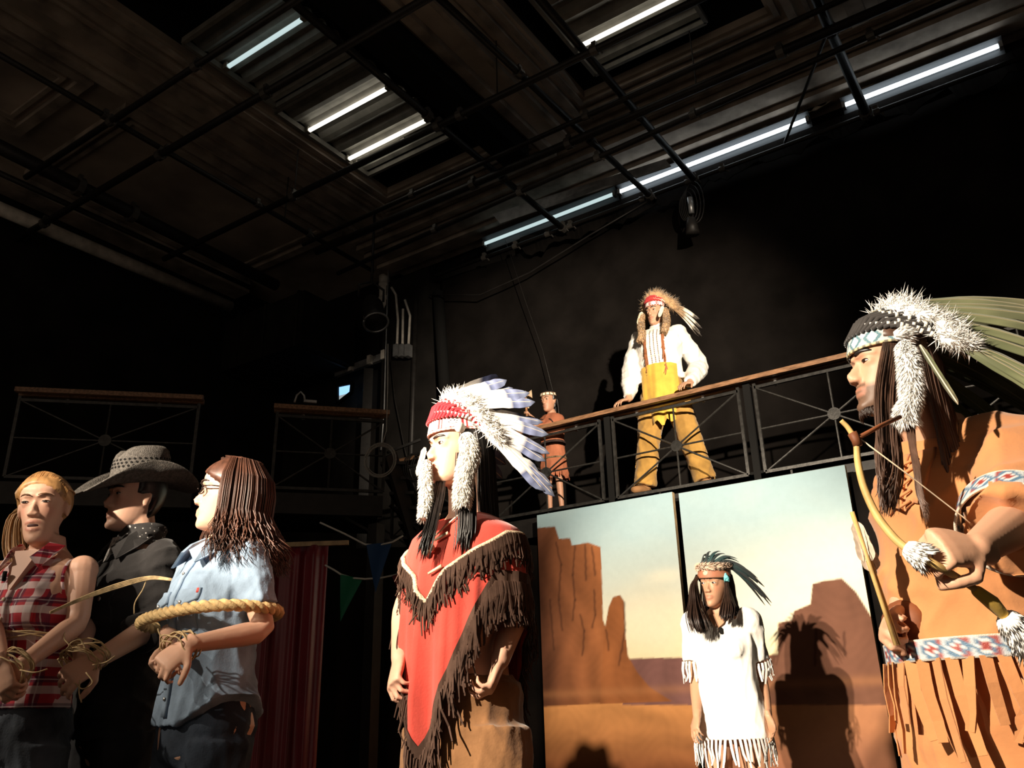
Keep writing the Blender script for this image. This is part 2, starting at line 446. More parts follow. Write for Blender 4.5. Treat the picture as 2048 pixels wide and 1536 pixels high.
# pipe grid
PZ = 5.87
pipe_lab = {}
def pipe(a, b, r, label, material='black_metal', clamps=()):
    t = thing('grid_pipe', a, label, 'pipe', 'lighting grid pipes')
    MB().tube([a, lerp(V(*a), V(*b), 0.5), b], r, 10).build('tube', material, t, True)
    for c in clamps:
        p = lerp(V(*a), V(*b), c); d = nrm(V(*b) - V(*a))
        q = MB(); q.tube([p - d * 0.03, p + d * 0.03], r * 1.45, 10); q.box(p + V(0, 0, r * 1.6), (0.04, 0.04, 0.05)); q.tube([p + V(0.03, 0, 0), p + V(0.06, 0.02, -0.05)], 0.008, 6)
        q.build('clamp', 'clamp_metal', t)
pipe((-9, 3.66, PZ), (-2.4, 3.70, PZ), 0.036, 'thick black grid pipe crossing the whole upper left ceiling', clamps=(0.1, 0.4, 0.62))
pipe((-7.7, 3.13, PZ), (-3.0, 3.15, PZ), 0.028, 'grid pipe nearest the upper left corner, under the dim tube', clamps=(0.3, 0.55))
pipe((-8.0, 4.86, PZ), (0.5, 4.90, PZ), 0.032, 'long grid pipe crossing under the bright tubes of the left tray', clamps=(0.25, 0.47, 0.5, 0.66))
pipe((-6.5, 5.58, PZ), (0.8, 5.52, PZ), 0.024, 'thin foremost pipe of the close-set trio before the back cornice', clamps=(0.22, 0.5))
pipe((-6.5, 5.78, PZ), (0.9, 5.80, PZ), 0.040, 'thick middle pipe of the close-set trio before the back cornice', clamps=(0.3, 0.45, 0.72))
pipe((-6.6, 6.22, PZ - 0.05), (1.0, 5.92, PZ - 0.05), 0.026, 'rearmost pipe of the close-set trio before the back cornice', clamps=(0.2, 0.35, 0.47, 0.6, 0.8))
pipe((-6.35, 1.4, PZ + 0.085), (-6.40, 6.6, PZ + 0.085), 0.026, 'grid pipe running toward the cluttered corner across the cream ceiling', clamps=(0.33, 0.45, 0.66, 0.8))
pipe((-7.6, 2.2, PZ + 0.125), (-7.66, 6.2, PZ + 0.125), 0.07, 'fat black duct pipe along the cream ceiling at the far left', clamps=(0.35, 0.5))
pipe((-7.97, 2.6, PZ + 0.085), (-7.9, 6.0, PZ + 0.085), 0.03, 'black pipe just outside the fat duct at the far left')
pipe((-8.68, 2.4, PZ + 0.13), (-8.60, 6.25, PZ + 0.13), 0.075, 'long pale pipe along the top of the dark side wall', 'white_pipe_paint')
pipe((-4.05, 1.6, PZ + 0.085), (-4.05, 7.2, PZ + 0.085), 0.034, 'grid pipe beside the black beam of the left tray', clamps=(0.57, 0.6, 0.78, 0.99))
pipe((-3.19, 2.2, PZ + 0.085), (-2.98, 7.25, PZ + 0.085), 0.032, 'grid pipe between the two ceiling wells', clamps=(0.28, 0.52, 0.75, 0.98))
pipe((-2.52, 2.8, PZ + 0.085), (-2.49, 7.25, PZ + 0.085), 0.034, 'grid pipe under the left side of the right-hand ceiling well', clamps=(0.7, 0.98))
pipe((-0.76, 3.0, PZ + 0.085), (-0.80, 7.25, PZ + 0.085), 0.042, 'steep thick grid pipe in the upper right of the picture', clamps=(0.68, 0.97))
pipe((-5.9, 7.18, 5.98), (1.5, 7.2, 5.98), 0.022, 'thin wall pipe along the top edge of the back drape', clamps=(0.1, 0.16, 0.22, 0.26, 0.38, 0.45, 0.5, 0.7, 0.9))
# hanger rods
for x, y, z0_, lab in ((-3.35, 4.89, PZ + .03, 'hanger rod right of the bright left tray'), (-5.87, 4.88, PZ + .03, 'hanger rod left of the bright left tray'), (-6.38, 5.2, PZ + .11, 'hanger rod over the cream ceiling near the corner'),
                        (-1.9, 5.80, PZ + .04, 'hanger rod below the right-hand ceiling well'), (-0.78, 5.0, PZ + .12, 'hanger rod on the steep thick pipe')):
    tag(MB().tube([(x, y, z0_), (x, y, ZC)], 0.006, 6).build('hanger_rod', 'black_metal'), lab, 'rod', 'hanger rods')
tag(MB().tube([(-0.84, 5.95, PZ + .09), (-1.55, 7.14, 5.98)], 0.014, 6).build('brace_rod', 'black_metal'), 'slanting brace from the steep thick pipe to the back wall', 'rod')
tag(MB().bar((-4.02, 2.0, 6.36), (-4.02, 6.2, 6.36), 0.3, 0.2).build('roof_beam', 'matte_black'), 'broad black roof beam beside the left ceiling tray', 'beam')
# black end-cap lamp hanging on the drape pipe
t = thing('cable_bundle', (-2.45, 7.15, 5.6), 'loops of cable and a small lamp hanging on the back drape', 'cable')
p0 = onY(1378, 385, 7.12)
for k in range(5):
    a = np.linspace(0, 2 * math.pi, 20); rr = 0.10 + 0.015 * k
    MB().tube([p0 + V(math.cos(q) * rr * 0.6 + 0.03 * k - 0.06, -0.01 * k, -0.16 + math.sin(q) * rr * 1.5) for q in a], 0.006, 5).build('cable_loop', 'black_metal', t, True)
MB().tube([p0 + V(0.02, -0.05, -0.1), p0 + V(0.02, -0.05, -0.28)], 0.028, 10).build('connector', 'galvanised', t, True)
MB().tube([p0 + V(0, -0.03, -0.33), p0 + V(0, -0.03, -0.5)], [0.05, 0.07], 12).build('lamp_body', 'black_metal', t, True)

# dark bulkhead and duct in the rear corner
t = thing('air_duct', (-7.6, 6.7, 5.5), 'dark square sheet-metal duct in the gloomy corner', 'duct')
MB().box((-8.05, 6.80, 5.52), (1.5, 0.9, 0.72)).build('duct_body', 'wall_black', t)
for x in (-8.5, -8.0, -7.4): MB().box((x, 6.80, 5.52), (0.04, 0.94, 0.76)).build('duct_flange', 'black_metal', t)

def ptube(pts, r, name, material, parent, n=8, Y=7.3):
    P = [onY(x, y, Y) for x, y in pts]
    return MB().tube(P, r, n).build(name, material, parent, True)
t = thing('drain_pipe', onY(770, 560, 7.3), 'fat pale drain pipe with an elbow in the rear corner', 'pipe')
ptube([(769, 553), (770, 575), (769, 612), (762, 628), (748, 634), (735, 632)], 0.075, 'pipe_run', 'white_pipe_paint', t, 12)
for q in ((770, 572), (770, 600)):
    P = onY(*q, 7.3); MB().tube([P - V(0, 0, 0.03), P + V(0, 0, 0.03)], 0.088, 12).build('collar', 'white_pipe_paint', t, True)
for k, (pts, lab) in enumerate((([(783, 575), (792, 590), (796, 640), (794, 690)], 'leftmost bright conduit of the three in the pipe corner'),
                 ([(806, 618), (805, 690)], 'middle bright conduit of the three in the pipe corner'),
                 ([(810, 600), (820, 632), (817, 690)], 'rightmost bright conduit of the three in the pipe corner'))):
    t = thing('conduit', onY(*pts[0], 7.16), lab, 'pipe', 'conduits in the corner')
    ptube(pts, 0.016, 'conduit_run', 'white_pipe_paint', t, 8, 7.16)
    P = onY(pts[-1][0], pts[-1][1], 7.16); MB().box(P - V(0, 0, 0.08), (0.06, 0.08, 0.16)).build('junction_box', 'galvanised', t)
tag(ptube([(832, 600), (826, 800), (818, 1060)], 0.035, 'riser_pipe', 'black_metal', None, 10, 7.25), 'tall black riser pipe behind the red-shirted performer', 'pipe')
tag(ptube([(876, 585), (890, 790)], 0.07, 'drape_edge', 'matte_black', None, 10, 7.3), 'black rolled edge at the end of the back drape', 'drape')
for k, pts in enumerate(([(777, 536), (776, 560), (771, 720), (768, 830), (762, 900)], [(782, 720), (790, 800), (810, 900), (830, 980)], [(860, 590), (960, 590), (1060, 545), (1180, 470), (1300, 400)], [(1010, 478), (1050, 600), (1085, 700), (1110, 800)])):
    tag(ptube(pts, 0.010 if k < 3 else 0.004, 'loose_cable', 'black_metal' if k else 'galvanised', None, 6, 7.2),
        ['pale cable dropping from the pipe corner to the coil', 'black cable drooping beside the riser pipe', 'black cable swagged along the top of the back drape', 'thin dark cord hanging down the back drape behind the child'][k], 'cable')
# batten with brackets beside the window
t = thing('wall_batten', onY(690, 735, 7.3), 'grey wooden batten above the small daylight window', 'batten')
P0, P1 = onY(672, 748, 7.3), onY(790, 705, 7.3)
MB().bar(P0, P1, 0.05, 0.09).build('batten', 'galvanised', t)
for s_ in (0.3, 0.62, 0.85):
    P = lerp(P0, P1, s_); MB().box(P + V(0, -0.04, 0), (0.06, 0.05, 0.12)).build('bracket', 'white_pipe_paint', t)
tag(ptube([(686, 660), (686, 742)], 0.04, 'rusty_post', 'rail_wood', None, 8, 7.32), 'short rusty brown post beside the hanging spotlight', 'post')
# window with daylight
A, B = onY(676, 772, 7.32), onY(706, 766, 7.32); C_, D_ = onY(704, 786, 7.32), onY(676, 808, 7.32)
wroot = thing('window_1', D_, 'small window opening with blue daylight', 'window'); wroot['kind'] = 'structure'
emat('daylight_pane', (0.28, 0.55, 0.95), 1.5)
emat('daylight_roof', (0.55, 0.60, 0.62), 0.6)
mid0 = lerp(A, D_, 0.55); mid1 = lerp(B, C_, 0.95)
back = V(0, 0.01, 0)
MB().rings([[A, B, mid1, mid0], [p + back for p in (A, B, mid1, mid0)]]).build('pane', 'daylight_pane', wroot)
MB().rings([[mid0, mid1, C_, D_], [p + back for p in (mid0, mid1, C_, D_)]]).build('pane', 'daylight_roof', wroot)
fr = MB()
for p, q in ((A, B), (B, C_), (C_, D_), (D_, A)): fr.bar(p - back, q - back, 0.04, 0.04)
fr.build('window_frame', 'matte_black', wroot)
# vertical timber beside the window
Pq = onY(737, 740, 7.12)
tag(MB().tube([Pq, V(Pq[0], Pq[1], 2.5), V(Pq[0], Pq[1], 0.0)], 0.08, 4).build('timber_stud', 'black_metal'), 'dark timber stud right of the daylight window', 'post')

# hanging theatre spotlight
t = thing('theatre_spotlight', at(748, 610, 8.6), 'black theatre spotlight hanging in the pipe corner, lens down', 'spotlight')
P = at(742, 598, 8.6); Q = at(752, 645, 8.45)
MB().tube([P, lerp(P, Q, 0.3), lerp(P, Q, 0.75), Q], [0.07, 0.12, 0.12, 0.135], 16).build('housing', 'black_metal', t, True)
d = nrm(Q - P); mb = MB(); u = nrm(np.cross(d, V(0, 0, 1))); w2 = np.cross(d, u)
mb.tube([Q + 0.135 * (u * math.cos(a) + w2 * math.sin(a)) for a in np.linspace(0, 6.283, 25)], 0.013, 6); mb.build('lens_rim', 'galvanised', t, True)
MB().tube([Q - d * 0.02, Q - d * 0.01], 0.12, 16).build('lens', mat('lens_glass', (0.02, 0.02, 0.025), 0.08, spec=0.8), t, True)
MB().tube([P + u * 0.15, P + u * 0.15 + V(0, 0, 0.15), P + V(0, 0, 0.22), P - u * 0.15 + V(0, 0, 0.15), P - u * 0.15], 0.014, 6).build('yoke', 'black_metal', t, True)
MB().tube([P + V(0, 0, 0.22), V(P[0], P[1], ZC - 0.01)], 0.016, 6).build('drop_rod', 'black_metal', t, True)
# ================================================================== BALCONY, RAILINGS, FLATS, CLOTHS
ZF = 2.48                                            # balcony floor
t = thing('balcony_floor', (-2.5, 6.6, ZF), 'black balcony floor deck behind the spoked railing', 'balcony')
for k in range(9):
    x0 = -4.6 + k * 1.0
    MB().box((x0 + 0.5, 6.66, ZF - 0.03), (0.985, 1.6, 0.06)).build('deck_board', 'matte_black', t)
MB().box((-0.1, 5.9, ZF - 0.12), (9.0, 0.08, 0.2)).build('edge_beam', 'black_metal', t)
for x in (-4.2, -2.4, -0.6, 1.2): MB().box((x, 6.1, 1.15), (0.1, 0.1, 2.3)).build('post', 'black_metal', t)
def rail_panel(root, A, B, z0, z1, nrmv):
    """one welded bay: frame, hub disc and eight spokes"""
    A = V(*A); B = V(*B); d = nrm(np.append(B - A, 0)); c = np.append((A + B) / 2, (z0 + z1) / 2)
    P = lambda s_, z: np.append(lerp(A, B, s_), z)
    fr = MB()
    for a, b in ((P(0, z0), P(0, z1 + 0.03)), (P(1, z0), P(1, z1 + 0.03)), (P(0, z0), P(1, z0)), (P(0, z1), P(1, z1))): fr.bar(a, b, 0.022, 0.022, ref=nrmv)
    f = fr.build('bay_frame', 'rail_metal', root)
    MB().tube([c - np.asarray(nrmv) * 0.012, c + np.asarray(nrmv) * 0.012], 0.045, 18).build('hub', 'rail_metal', f, False)
    for q in (P(0, z0), P(1, z0), P(1, z1), P(0, z1), P(0.5, z1), P(0.5, z0), P(0, (z0 + z1) / 2), P(1, (z0 + z1) / 2)):
        e = c + nrm(q - c) * 0.04
        MB().tube([e, q], 0.0075, 6).build('spoke', 'rail_metal', f)
def handrail(root, A, B, zt, nrmv):
    n3 = np.asarray(nrmv, float)
    for k, (off, dz, h) in enumerate(((-0.045, 0.012, 0.035), (0.0, 0.03, 0.03), (0.045, 0.012, 0.035))):
        MB().bar(np.append(A, zt + dz) + n3 * off, np.append(B, zt + dz) + n3 * off, 0.04, h).build('rail_board', 'rail_wood', root)
    L = np.linalg.norm(V(*B) - V(*A)); n = max(2, int(L / 0.55))
    for i in range(n):
        p = np.append(lerp(V(*A), V(*B), (i + 0.5) / n), zt - 0.02) - n3 * 0.07
        MB().box(p, (0.018, 0.018, 0.05)).build('rail_clip', 'galvanised', root)
YR = 5.85
t = thing('balcony_railing', (-2.4, YR, ZF), 'long balcony railing with spoked metal bays and a wooden handrail, above the painted flats', 'railing')
for hx in (-4.775, -3.6, -2.425, -1.25, -0.075): rail_panel(t, (hx - 0.525, YR), (hx + 0.525, YR), 2.46, 3.10, (0, -1, 0))
handrail(t, V(-5.3, YR), V(0.9, YR), 3.15, (0, -1, 0))
for x in (-4.19, -3.01, -1.84, -0.66): MB().box((x, YR + 0.03, 2.8), (0.05, 0.05, 0.76)).build('post', 'matte_black', t)
# corner platform with a diagonal bay
A, B = V(-5.04, 4.20), V(-4.48, 4.83); dn = nrm(V(B[1] - A[1], A[0] - B[0], 0))
t = thing('platform_railing', (*A, ZF), 'short diagonal spoked railing with a brown handrail in the gloomy corner', 'railing')
rail_panel(t, A, B, 2.56, 3.14, dn); handrail(t, A - 0.02, B + 0.02, 3.19, dn)
t2 = thing('platform_beam', (*A, 2.4), 'dark corner platform with an edge beam and post under the short railing', 'platform')
ex = (B - A) * 0.12
MB().bar(np.append(A - ex * 2, 2.44), np.append(B, 2.44), 0.05, 0.16).build('edge_beam', 'black_metal', t2)
MB().bar(np.append(B - ex * 0.4, 2.3), np.append(B - ex * 0.4, 0.0), 0.09, 0.09).build('post', 'black_metal', t2)
n2 = -dn
for k in range(5):
    o_ = n2[:2] * (0.12 + 0.2 * k)
    MB().bar(np.append(A - ex * 2 + o_, 2.46), np.append(B + o_, 2.46), 0.19, 0.05).build('deck_board', 'matte_black', t2)
A2, B2 = V(-6.25, 2.80), V(-5.34, 3.73)
dn2 = nrm(V(B2[1] - A2[1], A2[0] - B2[0], 0))
t = thing('platform_railing', (*A2, ZF), 'unlit dark railing at the far left, beyond the captives', 'railing')
rail_panel(t, lerp(A2, B2, 0.02), lerp(A2, B2, 0.98), 2.56, 3.14, dn2); handrail(t, A2, B2, 3.19, dn2)
t2 = thing('platform_beam', (*A2, 2.4), 'dark platform edge below the unlit railing at the far left', 'platform')
MB().bar(np.append(A2, 2.44), np.append(B2, 2.44), 0.05, 0.16).build('edge_beam', 'black_metal', t2)
for k in range(4):
    o_ = -dn2[:2] * (0.12 + 0.2 * k); MB().bar(np.append(A2 + o_, 2.46), np.append(B2 + o_, 2.46), 0.19, 0.05).build('deck_board', 'matte_black', t2)
# lamp clamp standing on the short rail
P = onZ(600, 805, 3.23)
t = thing('clamp_bracket', P, 'small pale clamp standing on the short brown handrail', 'clamp')
MB().tube([P + V(-0.03, -0.03, 0), P + V(-0.02, -0.02, 0.06), P + V(0, 0, 0.09), P + V(0.02, 0.02, 0.06), P + V(0.03, 0.02, 0.02)], 0.008, 6).build('hook', 'galvanised', t, True)
MB().bar(P + V(0.02, 0.02, 0.015), P + V(0.09, 0.09, 0.01), 0.02, 0.02).build('arm', 'galvanised', t)
# coiled cable on the end of the short railing
P = np.append(B, 2.78) - HV * 0.11 + RT * 0.0
t = thing('cable_coil', P, 'coil of pale cable hanging on the end of the short railing', 'cable')
for k in range(6):
    rr = 0.105 + 0.009 * (k % 3); a = np.linspace(0.3 * k, 0.3 * k + 6.28, 26)
    MB().tube([P + RT * (rr * math.cos(q) - 0.01 + 0.008 * math.sin(3 * k)) + UP * rr * 1.12 * math.sin(q) - HV * 0.006 * k for q in a], 0.0034, 5).build('cable_turn', mat('pale_cable', (0.34, 0.32, 0.29), 0.5), t, True)
MB().tube([P + UP * 0.13, P + UP * 0.25 + RT * 0.03, P + UP * 0.6 + RT * 0.03, P + UP * 1.0 + RT * 0.02], 0.004, 5).build('cable_tail', 'pale_cable', t, True)
t = thing('cable_coil', P + RT * 0.25, 'coil of black cable behind the pale one', 'cable')
for k in range(5):
    rr = 0.10 + 0.006 * (k % 3); a = np.linspace(0.3 * k, 0.3 * k + 6.28, 24)
    MB().tube([P + RT * (0.2 + rr * 0.7 * math.cos(q) + 0.02 * k) + UP * (rr * 1.1 * math.sin(q) + 0.03) + HV * (0.3 + 0.006 * k) for q in a], 0.006, 5).build('cable_turn', 'black_metal', t, True)
# iron stair behind the chief
t = thing('iron_stair', at(815, 1080, 7.0) * V(1, 1, 0), 'black iron stair in the shadow beside the corner platform', 'stair')
S0, S1 = at(790, 930, 6.9), at(850, 1130, 7.3)
for o_ in (-0.3, 0.3):
    MB().bar(S0 + HV * o_, S1 + HV * o_, 0.03, 0.16).build('stringer', 'black_metal', t)
for k in range(7):
    p = lerp(S0, S1, (k + 0.5) / 7); MB().box(p, (0.2, 0.56, 0.025), (RT, HV, UP)).build('tread', 'black_metal', t)
for a, b in (((790, 985), (850, 1035)), ((780, 1010), (835, 1060))): MB().bar(at(*a, 6.8), at(*b, 6.9), 0.035, 0.02).build('brace', 'black_metal', t)
MB().bar(at(775, 905, 6.85), at(840, 880, 6.95), 0.035, 0.02).build('handrail', 'black_metal', t)
tag(MB().bar(at(690, 1036, 6.55), at(745, 1066, 6.62), 0.03, 0.02).build('iron_bar', 'black_metal'), 'slanting iron bar under the corner platform, above the blue pennant', 'bar')

# painted desert flats ------------------------------------------------------------
YP = 5.70
def xz(poly): return np.array([[p[0], p[2]] for p in (onY(x, y, YP) for x, y in poly)])
def inside(px, pz, poly):
    c = np.zeros(px.shape, bool); n = len(poly); j = n - 1
    for i in range(n):
        xi, zi = poly[i]; xj, zj = poly[j]
        cr = ((zi > pz) != (zj > pz)) & (px < (xj - xi) * (pz - zi) / (zj - zi + 1e-12) + xi)
        c ^= cr; j = i
    return c
mesa_a = xz([(1060, 1057), (1110, 1053), (1118, 1078), (1140, 1076), (1144, 1091), (1176, 1085), (1201, 1094), (1204, 1160), (1206, 1240), (1214, 1262), (1222, 1330), (1235, 1405), (1060, 1415)])
mesa_b = xz([(1208, 1268), (1217, 1215), (1226, 1194), (1240, 1190), (1248, 1202), (1250, 1262), (1256, 1312), (1275, 1345), (1300, 1375), (1345, 1403), (1200, 1408)])
plateau = xz([(1245, 1318), (1300, 1316), (1395, 1315), (1395, 1410), (1245, 1410)])
mesa_c = xz([(1800, 1250), (1742, 1232), (1712, 1184), (1684, 1157), (1650, 1161), (1625, 1168), (1621, 1208), (1600, 1217), (1588, 1222), (1584, 1240), (1556, 1246), (1556, 1308), (1532, 1310), (1526, 1284), (1500, 1285), (1490, 1410), (1800, 1410)])
cracks = [xz(c) for c in ([(1112, 1085), (1122, 1130), (1117, 1200), (1125, 1260)], [(1150, 1092), (1146, 1150), (1150, 1200), (1145, 1240)], [(1170, 1090), (1172, 1160)], [(1184, 1094), (1190, 1150)], [(1188, 1180), (1190, 1230), (1184, 1255)],
                          [(1160, 1230), (1168, 1262), (1165, 1310)], [(1212, 1260), (1218, 1300)], [(1248, 1205), (1250, 1260), (1238, 1330)], [(1632, 1260), (1630, 1330)], [(1688, 1265), (1690, 1310)], [(1100, 1200), (1108, 1300)])]
def paint(px, pz):
    n1 = np.sin(px * 7 + 3 * np.sin(pz * 3.1)) * np.sin(pz * 9 + 2 * np.sin(px * 5)) * 0.5
    n2 = np.sin(px * 31 + 5 * np.sin(pz * 13)) * np.sin(pz * 47 + 4 * np.sin(px * 17))
    n3 = np.sin(pz * 90 + 6 * np.sin(px * 9) + px * 11) * 0.5
    n5 = np.sin(px * 13 + 2.5 * np.sin(pz * 4)) * np.sin(pz * 5 + 2 * np.sin(px * 6)) + .4 * np.sin(px * 33 + 3 * np.sin(pz * 7))
    L = lambda c: np.array(s2l(*c))
    zz = np.clip((pz - 0.80) / (2.40 - 0.80), 0, 1) + 0.035 * n1
    stops = [(-0.1, (238, 205, 140)), (0.18, (240, 214, 158)), (0.42, (226, 218, 188)), (0.62, (196, 206, 198)), (0.82, (164, 186, 190)), (1.1, (142, 168, 176))]
    col = np.stack([np.interp(zz, [s_[0] for s_ in stops], [L(s_[1])[k] for s_ in stops]) for k in range(3)], -1)
    cl = np.clip(np.exp(-((px + 1.75) / 0.55) ** 2 - ((pz - 1.52) / 0.20) ** 2) + 0.8 * np.exp(-((px + 2.75) / 0.30) ** 2 - ((pz - 1.50) / 0.22) ** 2) + 0.55 * np.exp(-((px + 2.55) / 0.16) ** 2 - ((pz - 1.80) / 0.05) ** 2) + 0.8 * np.exp(-((px + 1.2) / 0.4) ** 2 - ((pz - 1.75) / 0.12) ** 2) + 0.12 * n1, 0, 1)[:, None]
    col = col * (1 - 0.75 * cl) + L((246, 234, 205)) * 0.75 * cl
    g = np.clip((1.03 - pz) / 0.5, 0, 1)[:, None]
    ground = L((206, 142, 84)) * (1 - g) + L((120, 70, 42)) * g
    n4 = np.sin(px * 3.1 + 2 * np.sin(pz * 5)) * np.sin(pz * 21 + 2.5 * np.sin(px * 4.3 + pz * 6))
    ground = ground * (1 + 0.16 * n4[:, None] + 0.05 * n2[:, None])
    right = (px > -2.40)[:, None]
    ground = np.where(right, ground * 0.45 + L((150, 104, 84)) * 0.55, ground)
    col = np.where((pz < 1.035)[:, None], ground, col)
    def over(col, poly, c, var=0.22):
        m_ = inside(px, pz, poly)[:, None]
        return np.where(m_, np.array(c) * (1 + var * n5[:, None] + 0.05 * n2[:, None]), col)
    col = over(col, plateau, L((122, 84, 78)), 0.12)
    lit = np.clip((px + 3.60) / 0.55, 0, 1)[:, None]
    ma = L((96, 58, 40)) * (1 - lit) + L((150, 92, 54)) * lit
    col = over(col, mesa_a, ma, 0.25)
    col = over(col, mesa_b, L((146, 88, 50)), 0.2)
    col = over(col, mesa_c, L((110, 74, 58)), 0.10)
    for c in cracks:
        for (a, b) in zip(c[:-1], c[1:]):
            d_ = b - a; t_ = np.clip(((px - a[0]) * d_[0] + (pz - a[1]) * d_[1]) / (d_ @ d_), 0, 1)
            r_ = np.hypot(px - a[0] - t_ * d_[0] + 0.004 * n2, pz - a[1] - t_ * d_[1])
            k_ = np.clip(1 - r_ / 0.013, 0, 1)[:, None] * 0.75
            col = col * (1 - k_) + L((58, 34, 24)) * k_
    # soft painted foot of the cliffs
    band = np.exp(-((pz - 1.04) / 0.03) ** 2)[:, None] * 0.25
    return np.clip(col * (1 - band) + L((190, 130, 84)) * band, 0, 1)
vmat('scenic_paint', 0.85, bump=0.15, bscale=40, spec=0.15, noise=0.06)
for k, (xa, xb) in enumerate(((-3.61, -2.435), (-2.385, -1.21))):
    ztop = 2.395 if k == 0 else 2.375
    t = thing('scenic_flat', ((xa + xb) / 2, YP + 0.02, 0), ['painted scenery flat with an orange cliff and a rock spire', 'painted scenery flat with a brown butte and pale cloudy sky, behind the white dress'][k], 'scenery flat')
    nx, nz = 130, 260
    X, Z = np.meshgrid(np.linspace(xa, xb, nx + 1), np.linspace(0, ztop, nz + 1))
    px, pz = X.ravel(), Z.ravel()
    c = sum(paint(px + a_ * .0045, pz + b_ * .0045) for a_ in (-.67, 0, .67) for b_ in (-.67, 0, .67)) / 9
    mb = MB(); o = nx + 1
    mb.add([(a, YP, b) for a, b in zip(px, pz)], [(j * o + i, j * o + i + 1, (j + 1) * o + i + 1, (j + 1) * o + i) for j in range(nz) for i in range(nx)], c.tolist())
    mb.build('painted_canvas', 'scenic_paint', t, False, True)
    fr = MB()
    for x in (xa + 0.03, xb - 0.03): fr.box((x, YP + 0.022, ztop / 2), (0.06, 0.04, ztop))
    for z in (0.03, ztop / 2, ztop - 0.03): fr.box(((xa + xb) / 2, YP + 0.022, z), (xb - xa - 0.12, 0.04, 0.06))
    fr.build('timber_frame', 'pale_wood', t)
    MB().bar(((xa + xb) / 2, YP + 0.06, 1.6), ((xa + xb) / 2, YP + 0.5, 0.02), 0.05, 0.03).build('brace', 'pale_wood', t)

# masking cloths under the balcony
tag(drape('masking_drape', (-5.6, 4.25), (-3.62, 5.72), 0.0, 2.16, 'black_cloth', 0.06, 7, 110, 14, 5), 'grey black masking cloth hanging between the red curtain and the left flat', 'drape')
tag(drape('masking_drape', (-1.2, 5.80), (4.2, 5.80), 0.0, 2.34, 'black_cloth', 0.04, 8, 110, 10, 8), 'black masking cloth right of the painted flats', 'drape')
tag(drape('masking_drape', (-8.7, 2.0), (-5.7, 4.2), 0.0, 2.2, 'matte_black', 0.06, 9, 90, 10, 9), 'unlit black cloth behind the captives', 'drape')
# red satin curtain on a batten
mat('red_satin', (0.20, 0.010, 0.020), 0.36, noise=0.2, scale=4, spec=0.5, sheen=0.2)
Pa, Pb = at(480, 1100, 5.75), at(656, 1091, 5.75)
t = thing('red_curtain', (*Pa[:2], 0), 'dark red satin curtain hanging behind the denim-shirted captive', 'curtain')
zt = Pb[2]
drape('cloth', Pa[:2], Pb[:2], 0.0, zt, 'red_satin', 0.05, 4.0, 110, 24, 21, t, flare=0.7)
Pc = at(697, 1087, 5.72)
MB().bar(np.append(Pa[:2], zt + 0.01), np.append(Pc[:2], zt + 0.01), 0.02, 0.03).build('batten', 'pale_wood', t)
# bunting
def bunting(pts, flags, D, label):
    P = [at(x, y, D) for x, y in pts]
    t = thing('bunting', P[0], label, 'bunting')
    MB().tube(P, 0.006, 6).build('string', mat('white_string', (0.62, 0.60, 0.55), 0.8), t, True)
    for (a, b, c, m_) in flags:
        A, B, C_ = (at(x, y, D) for x, y in (a, b, c)); n = -HV * 0.004
        A2, B2 = lerp(A, B, 0.5) * 0 + A, B
        rows = []
        for k in range(7):
            s_ = k / 6; l, r_ = lerp(A, C_, s_), lerp(B, C_, s_)
            rows.append([lerp(l, r_, q / 4) - HV * 0.012 * math.sin(q * 1.3 + k * 0.5) * (1 - s_) for q in range(5)])
        mb = MB()
        for side in (0, 1):
            vs = [p + n * side for row in rows for p in row]
            mb.add(vs, [(i * 5 + j, i * 5 + j + 1, (i + 1) * 5 + j + 1, (i + 1) * 5 + j) for i in range(6) for j in range(4)])
        mb.build('pennant', m_, t, True)
mat('pennant_green', (0.0, 0.13, 0.06), 0.6); mat('pennant_blue', (0.005, 0.045, 0.14), 0.6); mat('pennant_red', (0.16, 0.005, 0.012), 0.6)
bunting([(650, 1130), (668, 1140), (682, 1149), (705, 1156), (730, 1158), (760, 1156), (790, 1150), (830, 1138), (880, 1120)],
        [((681, 1149), (725, 1158), (681, 1243), 'pennant_green'), ((784, 1152), (830, 1140), (800, 1190), 'pennant_red')], 5.6, 'lower bunting string with the green and red pennants')
bunting([(640, 1045), (690, 1068), (730, 1089), (760, 1090), (785, 1084), (806, 1071)], [((733, 1090), (784, 1084), (751, 1185), 'pennant_blue')], 5.45, 'upper bunting string with the blue pennant')
# ================================================================== PEOPLE: BUILDERS
vmat('skin', 0.5, sss=0.12, bump=0.05, bscale=160, spec=0.35)
mat('eye_white', (0.46, 0.41, 0.37), 0.3, spec=0.5)
mat('eye_dark', (0.022, 0.012, 0.008), 0.2, spec=0.5)
mat('hair_black', (0.012, 0.009, 0.008), 0.38, noise=0.4, scale=40, spec=0.5, stretch=(1, 1, 0.1))
mat('hair_brown', (0.075, 0.030, 0.018), 0.42, noise=0.5, scale=45, spec=0.45, stretch=(1, 1, 0.12))
mat('hair_darkbrown', (0.030, 0.016, 0.011), 0.40, noise=0.5, scale=45, spec=0.45, stretch=(1, 1, 0.12))
mat('hair_blond', (0.40, 0.21, 0.08), 0.45, noise=0.45, scale=45, spec=0.4, stretch=(1, 1, 0.12))
mat('mouth_dark', (0.05, 0.012, 0.010), 0.6)
mat('shoe_leather', (0.03, 0.02, 0.015), 0.6, noise=0.3)

